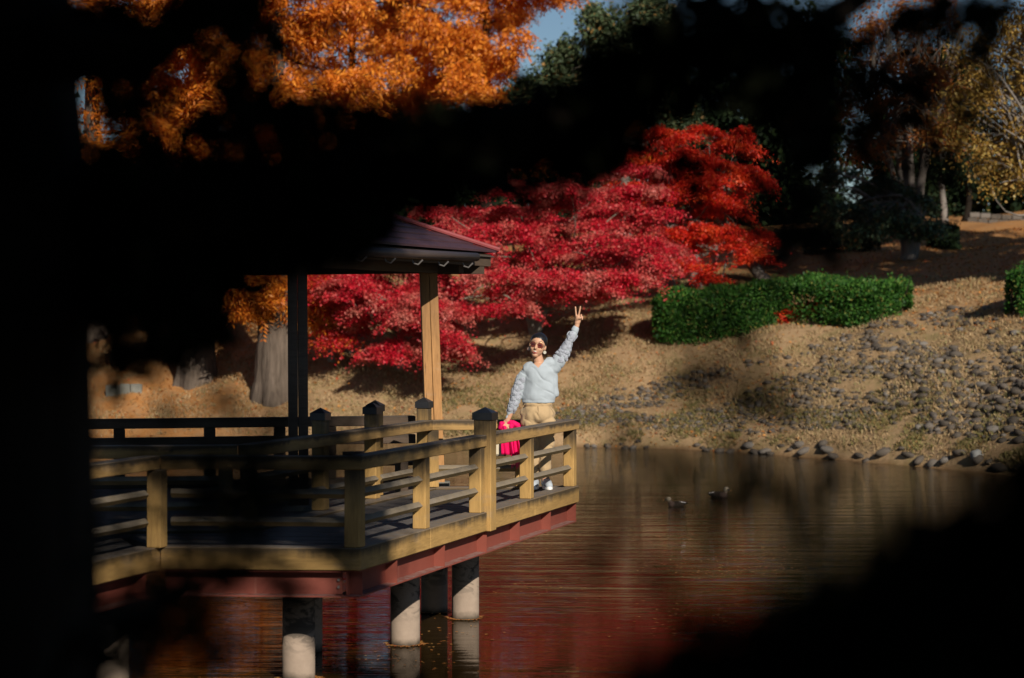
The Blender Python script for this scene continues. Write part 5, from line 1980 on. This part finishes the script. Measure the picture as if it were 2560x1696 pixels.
SEMI = [(480, 810, 120, 80, 120), (650, 760, 40, 80, 18), (300, 950, 70, 40, 18), (2450, 20, 130, 40, 50), (2300, 60, 120, 50, 40), (910, 560, 50, 40, 40), (300, 40, 110, 60, 90), (470, 40, 120, 50, 90), (620, 60, 70, 80, 80), (600, 200, 50, 90, 60), (680, 270, 90, 60, 70), (280, 200, 50, 80, 40), (370, 250, 60, 40, 26), (560, 310, 90, 40, 60), (760, 320, 120, 50, 80), (900, 290, 90, 40, 50), (2420, 220, 120, 110, 44), (2500, 80, 110, 90, 44), (2380, 420, 100, 50, 20), (2050, 60, 90, 90, 60), (2330, 30, 110, 60, 40), (1820, 770, 60, 60, 5), (1750, 750, 70, 60, 6), (1960, 700, 60, 70, 8), (640, 400, 200, 50, 80), (360, 380, 130, 60, 60), (1300, 470, 200, 30, 60), (1080, 510, 120, 30, 40), (300, 760, 90, 90, 150), (420, 750, 120, 80, 170), (560, 710, 120, 60, 130), (330, 880, 90, 60, 60), (440, 860, 80, 60, 50), (2230, 250, 100, 120, 60), (2300, 150, 90, 100, 34), (2330, 380, 80, 60, 24), (1900, 560, 60, 60, 14), (270, 420, 80, 80, 30), (480, 330, 140, 50, 40), (620, 60, 110, 110, 44), (800, 260, 110, 40, 34), (930, 290, 90, 40, 34), (430, 200, 110, 60, 22), (270, 60, 90, 80, 60), (2100, 180, 90, 110, 50), (2070, 400, 80, 60, 14),
        (540, 40, 110, 80, 40), (400, 60, 130, 70, 26), (300, 160, 70, 110, 26), (560, 160, 70, 100, 22), (720, 120, 60, 60, 10), (700, 300, 110, 50, 40), (320, 300, 70, 50, 14),
        (1730, 410, 70, 60, 34), (1990, 470, 60, 150, 60), (1960, 620, 50, 70, 20), (2140, 310, 100, 70, 34), (2230, 420, 90, 70, 26), (2300, 300, 70, 80, 14), (2180, 130, 70, 80, 14),
        (2050, 620, 50, 50, 8), (1850, 380, 60, 60, 18), (2400, 60, 90, 60, 14), (850, 60, 50, 60, 5)]
for (u, v, ru, rv, n) in SEMI:
    rt = min(B1 + B2 + B3, key=lambda b: (b - px(u, v, 3.3)).length)
    fclump(u, v, ru, rv, 3.1 + random.uniform(-0.3, 0.4), n, 0.042, root=rt)
LOW = [(370, 1530, 150, 110, 150), (560, 1440, 110, 60, 40), (640, 1300, 50, 130, 22), (660, 1180, 60, 60, 16), (300, 1640, 130, 70, 60), (520, 1600, 120, 70, 40), (560, 1005, 60, 40, 9), (440, 1040, 50, 35, 6),
       (560, 1240, 70, 90, 26), (470, 1400, 90, 50, 26), (760, 1180, 60, 40, 10), (300, 1350, 70, 80, 16), (700, 1230, 60, 80, 12), (480, 1230, 100, 100, 26), (600, 1130, 110, 30, 16), (850, 1420, 50, 50, 6), (340, 1180, 80, 60, 12), (720, 1480, 70, 60, 14)]
for (u, v, ru, rv, n) in LOW:
    rt = min(B4 + [Vector((-0.68, 3.15, 2.4))], key=lambda b: (b - px(u, v, 2.1)).length)
    fclump(u, v, ru, rv, 2.1 + random.uniform(-0.2, 0.3), int(n * 1.6), 0.027, root=rt, tr_=0.0025)
# loose leaves hanging on thin twigs in front of the water and bank
LOOSE = [(1710, 900), (1740, 930), (1890, 890), (1900, 960), (1955, 1030), (1530, 1080), (1500, 1205), (1740, 1180), (1770, 1210), (1690, 975), (1580, 1110), (1810, 1120), (1650, 1420), (1620, 1480), (1690, 1500), (1760, 1260)]
for _ in range(46):
    LOOSE.append((random.uniform(1420, 2150), random.uniform(1120, 1380)))
for _ in range(10):
    LOOSE.append((random.uniform(1650, 1860), random.uniform(690, 860)))
for _ in range(14):
    LOOSE.append((random.uniform(1640, 2000), random.uniform(880, 1060)))
for _ in range(46):
    LOOSE.append((random.uniform(250, 880), random.uniform(1060, 1460)))
for (u, v) in LOOSE:
    fclump(u, v, 34, 34, 1.75 + random.uniform(-0.3, 0.2), 3, 0.027, 0.02)
for seq in ([(2000, 330, 3.2), (1940, 700, 2.6), (1895, 900, 1.9), (1955, 1030, 1.8)], [(1895, 900, 1.9), (1740, 920, 1.76), (1690, 975, 1.75)], [(2300, 1450, 1.5), (1800, 1230, 1.7), (1740, 1180, 1.75), (1530, 1080, 1.75)],
            [(2300, 1450, 1.5), (2050, 1260, 1.6), (1700, 1300, 1.75), (1450, 1250, 1.75)], [(100, 1300, 2.2), (400, 1200, 1.8), (640, 1150, 1.75), (860, 1100, 1.75)], [(100, 1450, 2.2), (400, 1380, 1.8), (640, 1350, 1.75), (860, 1420, 1.75)],
            [(2000, 330, 3.2), (1800, 620, 2.2), (1740, 780, 1.75)]):
    twigs.tube([px(*q) for q in seq], taper(len(seq), 0.0022, 0.0008), 4, False)
P = np.concatenate(LEAVES_P)
Lf = np.concatenate(LEAVES_L)
n = len(P)
V = leaf_quads(P, RNG.normal(size=(n, 3)) + np.array([0, 0, -0.4]), rnd_dir(n), Lf, Lf * 0.5)
# crown overhead: hangs above the frame, shades the boughs
nC = 26000
PC = np.stack([RNG.uniform(-3.4, 3.2, nC), RNG.uniform(-2.2, 4.6, nC), np.zeros(nC)], -1)
PC[:, 2] = 3.75 + 0.25 * np.sin(PC[:, 0] * 2.1) + 0.2 * np.cos(PC[:, 1] * 1.7) + RNG.uniform(0, 0.9, nC) + np.clip(1.2 - PC[:, 1] * 0.25, 0, 1.4) * RNG.uniform(0, 1, nC)
VC = leaf_quads(PC, RNG.normal(size=(nC, 3)), np.array([0, 0, 1.0]) + 0.8 * RNG.normal(size=(nC, 3)), RNG.uniform(0.10, 0.18, nC), RNG.uniform(0.05, 0.09, nC))
# (see the added evergreen beside the viewpoint for the shade over the left of the deck)
# a few high sprays that dapple the deck
HP = []
for i_ in range(66):
    if i_ < 22:
        tx, ty, tz = random.uniform(-2.9, -1.2), 16.2 + random.uniform(-0.3, 0.6), random.uniform(1.62, 2.0)
    elif i_ < 48:
        q_ = random.uniform(0.1, 3.6)
        p_ = C2 + SD * q_
        tx, ty, tz = p_.x, p_.y, random.uniform(1.66, 2.05)
    else:
        tx, ty, tz = random.uniform(-1.9, -0.95), random.uniform(19.0, 22.2), random.uniform(1.2, 2.0)
    k = (ty - random.uniform(2.0, 4.0)) / LDIR.y
    c = Vector((tx, ty, tz)) - LDIR * k
    for _ in range(26):
        HP.append((c.x + random.gauss(0, 0.11), c.y + random.gauss(0, 0.3), c.z + random.gauss(0, 0.06)))
HP = np.array(HP)
VH = leaf_quads(HP, RNG.normal(size=HP.shape), RNG.normal(size=HP.shape), 0.12, 0.07)
twigs_top = [(-0.7, 2.8, 7.0)]
mb2.tube([(-0.9, 3.0, 5.6), (0.0, 3.0, 6.6), (0.8, 3.0, 7.0), (2.0, 3.2, 7.3)], [0.06, 0.04, 0.03, 0.015], 8)
mb2.tube([(-0.95, 3.1, 4.4), (0.3, 2.4, 4.5), (1.6, 2.6, 4.6), (3.0, 2.4, 4.5)], [0.08, 0.06, 0.04, 0.02], 8)
mb2.tube([(-0.95, 3.1, 4.2), (-1.6, 1.6, 4.4), (-1.2, 0.2, 4.6), (-0.5, -1.2, 4.8)], [0.08, 0.06, 0.04, 0.02], 8)
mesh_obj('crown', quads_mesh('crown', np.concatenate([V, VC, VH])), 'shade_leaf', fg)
mb2.build('boughs', 'dark_bark', fg, True)
twigs.build('twigs', 'dark_bark', fg, True)


def dark_bush(name, label, clumps, Y0, leaf, n_scale=1.0):
    """bush of leaves on stems; clumps (u, v, ru, rv, Y, n)"""
    t = tag(empty(name, (px(clumps[0][0], clumps[0][1], Y0).x, Y0, 1.0)), label, 'bush')
    Ps, Ls = [], []
    for (u, v, ru, rv, Y, n) in clumps:
        st = MB()
        s = Y / FPX
        c = px(u, v, Y)
        d = rnd_dir(n) * (RNG.uniform(0, 1, (n, 1)) ** 0.4)
        p = np.array(tuple(c)) + d * np.array([ru * s, max(ru, rv) * s, rv * s])
        Ps.append(p)
        Ls.append(leaf * RNG.uniform(0.7, 1.25, n))
        st.tube(wander(Vector((c.x + random.uniform(-.1, .1), c.y + random.uniform(-.1, .1), 1.05 - max(0, c.y - 2.6) * 0.95)), c, 6, 0.03), taper(6, 0.006, 0.002), 5, False)
        st.build('stem', 'dark_bark', t)
    P = np.concatenate(Ps)
    L = np.concatenate(Ls)
    n = len(P)
    V = leaf_quads(P, RNG.normal(size=(n, 3)) + np.array([0, 0, 0.3]), rnd_dir(n), L, L * 0.5)
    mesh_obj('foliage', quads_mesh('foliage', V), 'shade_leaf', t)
    return t


dark_bush('near_bush', 'black blurred bush filling the lower right corner close to the lens',
          [(2470, 1500, 330, 270, 1.2, 620), (2170, 1610, 320, 190, 1.2, 520), (1880, 1690, 280, 130, 1.2, 330), (2660, 1310, 230, 230, 1.2, 320), (1650, 1760, 190, 90, 1.2, 120), (2350, 1750, 500, 250, 1.15, 500), (2600, 1850, 500, 300, 1.15, 400)], 1.2, 0.027)
dark_bush('near_sprig', 'dim leafy sprig poking up at the bottom edge in front of the piles',
          [(930, 1690, 60, 40, 3.8, 14), (1000, 1650, 60, 40, 3.85, 14), (1080, 1690, 60, 40, 3.75, 14), (1140, 1660, 40, 30, 3.85, 7), (1010, 1730, 170, 50, 3.8, 40), (880, 1640, 40, 40, 3.8, 5)], 3.8, 0.030)

# unseen evergreen screen added behind the photographer to keep the near bank in shade
scr = tag(empty('added_screen', (0, -2.2, 1.1)), 'unseen evergreen screen added behind the viewpoint to block the sun', 'hedge')
m = MB()
m.box((0.6, -2.4, 3.55), (6.5, 0, 0), (0, 0.5, 0), (0, 0, 2.45))
m.build('inner_mass', 'screen_core', scr)
nS = 14000
PS = np.stack([RNG.uniform(-6, 7.2, nS), -2.4 + RNG.choice([-1, 1], nS) * RNG.uniform(0.45, 0.75, nS), RNG.uniform(1.1, 6.1, nS)], -1)
VS = leaf_quads(PS, RNG.normal(size=(nS, 3)), rnd_dir(nS), 0.16, 0.09)
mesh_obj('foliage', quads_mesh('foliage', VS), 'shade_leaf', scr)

# unseen evergreen added near the viewpoint; crown shaped to shade pavilion and left deck
te = tag(empty('added_evergreen', (6.2, 1.0, 1.1)), 'unseen evergreen added right of the viewpoint to shade the deck', 'tree')
m = MB()
m.tube(wander((6.2, 1.0, 0.9), (4.0, 2.6, 13.5), 9, 0.02), taper(9, 0.4, 0.06), 14)
TP, TL = [], []
for i_ in range(380):
    tx = random.uniform(-6.5, -1.5)
    ty = random.uniform(15.5, 24.0)
    tz = random.uniform(1.5 if ty < 18 else 1.2, 4.2)
    if i_ < 50:
        tx, ty, tz = -2.07 + random.uniform(-.12, .12), 19.83, random.uniform(1.2, 3.5)
    elif i_ < 110:
        tx, ty, tz = random.uniform(-4.0, -1.0), random.uniform(19.5, 22.6), random.uniform(3.4, 4.3)
    if i_ >= 110 and tx > -2.0 and random.random() < 0.35:
        continue
    yy = random.uniform(1.6, 4.4)
    c = Vector((tx, ty, tz)) - LDIR * ((ty - yy) / LDIR.y)
    TP.append(np.array(tuple(c)) + RNG.normal(size=(120, 3)) * np.array([0.20, 0.20, 0.16]))
    m.tube(wander((4.6, 2.2, 9.5 + random.uniform(-1, 3)), c, 5, 0.05), taper(5, 0.03, 0.006), 5, False)
TP = np.concatenate(TP)
n = len(TP)
mesh_obj('crown', quads_mesh('crown', leaf_quads(TP, RNG.normal(size=(n, 3)), rnd_dir(n), RNG.uniform(0.10, 0.18, n), RNG.uniform(0.06, 0.10, n))), 'shade_leaf', te)
m.build('trunk', 'dark_bark', te, True)

# two unseen evergreens added beyond the right edge to shade the slope and trees
for (x, y, h, lab) in ((17.2, 46.0, 19.0, 'unseen evergreen added beyond the right edge for shade, nearer of two'), (21.5, 51.0, 21.0, 'unseen evergreen added beyond the right edge for shade, farther of two')):
    t = tag(empty('evergreen_tree', (x, y, gz(x, y))), lab, 'tree', 'unseen evergreens added for shade beyond the right edge')
    cl = [((x + random.uniform(-1.2, 1.2), y + random.uniform(-1.2, 1.2), gz(x, y) + h * f), (2.4 * w, 2.2 * w, 1.3)) for f, w in ((0.30, 1.1), (0.40, 1.3), (0.5, 1.4), (0.6, 1.4), (0.7, 1.3), (0.8, 1.1), (0.92, 0.8))]
    co, cen = leafy_crown(cl, 11000, 0.36, 'evergreen_leaf', t, pads=11, pad_r=0.9, pad_h=0.3, spread=1.0)
    m = MB()
    base = Vector((x, y, gz(x, y) - 0.2))
    m.tube(wander(base, base + Vector((0, 0, h)), 8, 0.01), taper(8, 0.42, 0.05), 12)
    limbs(m, lambda q, c: base + Vector((0, 0, h * (0.25 + 0.6 * q))), cen, 0.12, k=40)
    m.build('trunk', 'grey_bark', t, True)
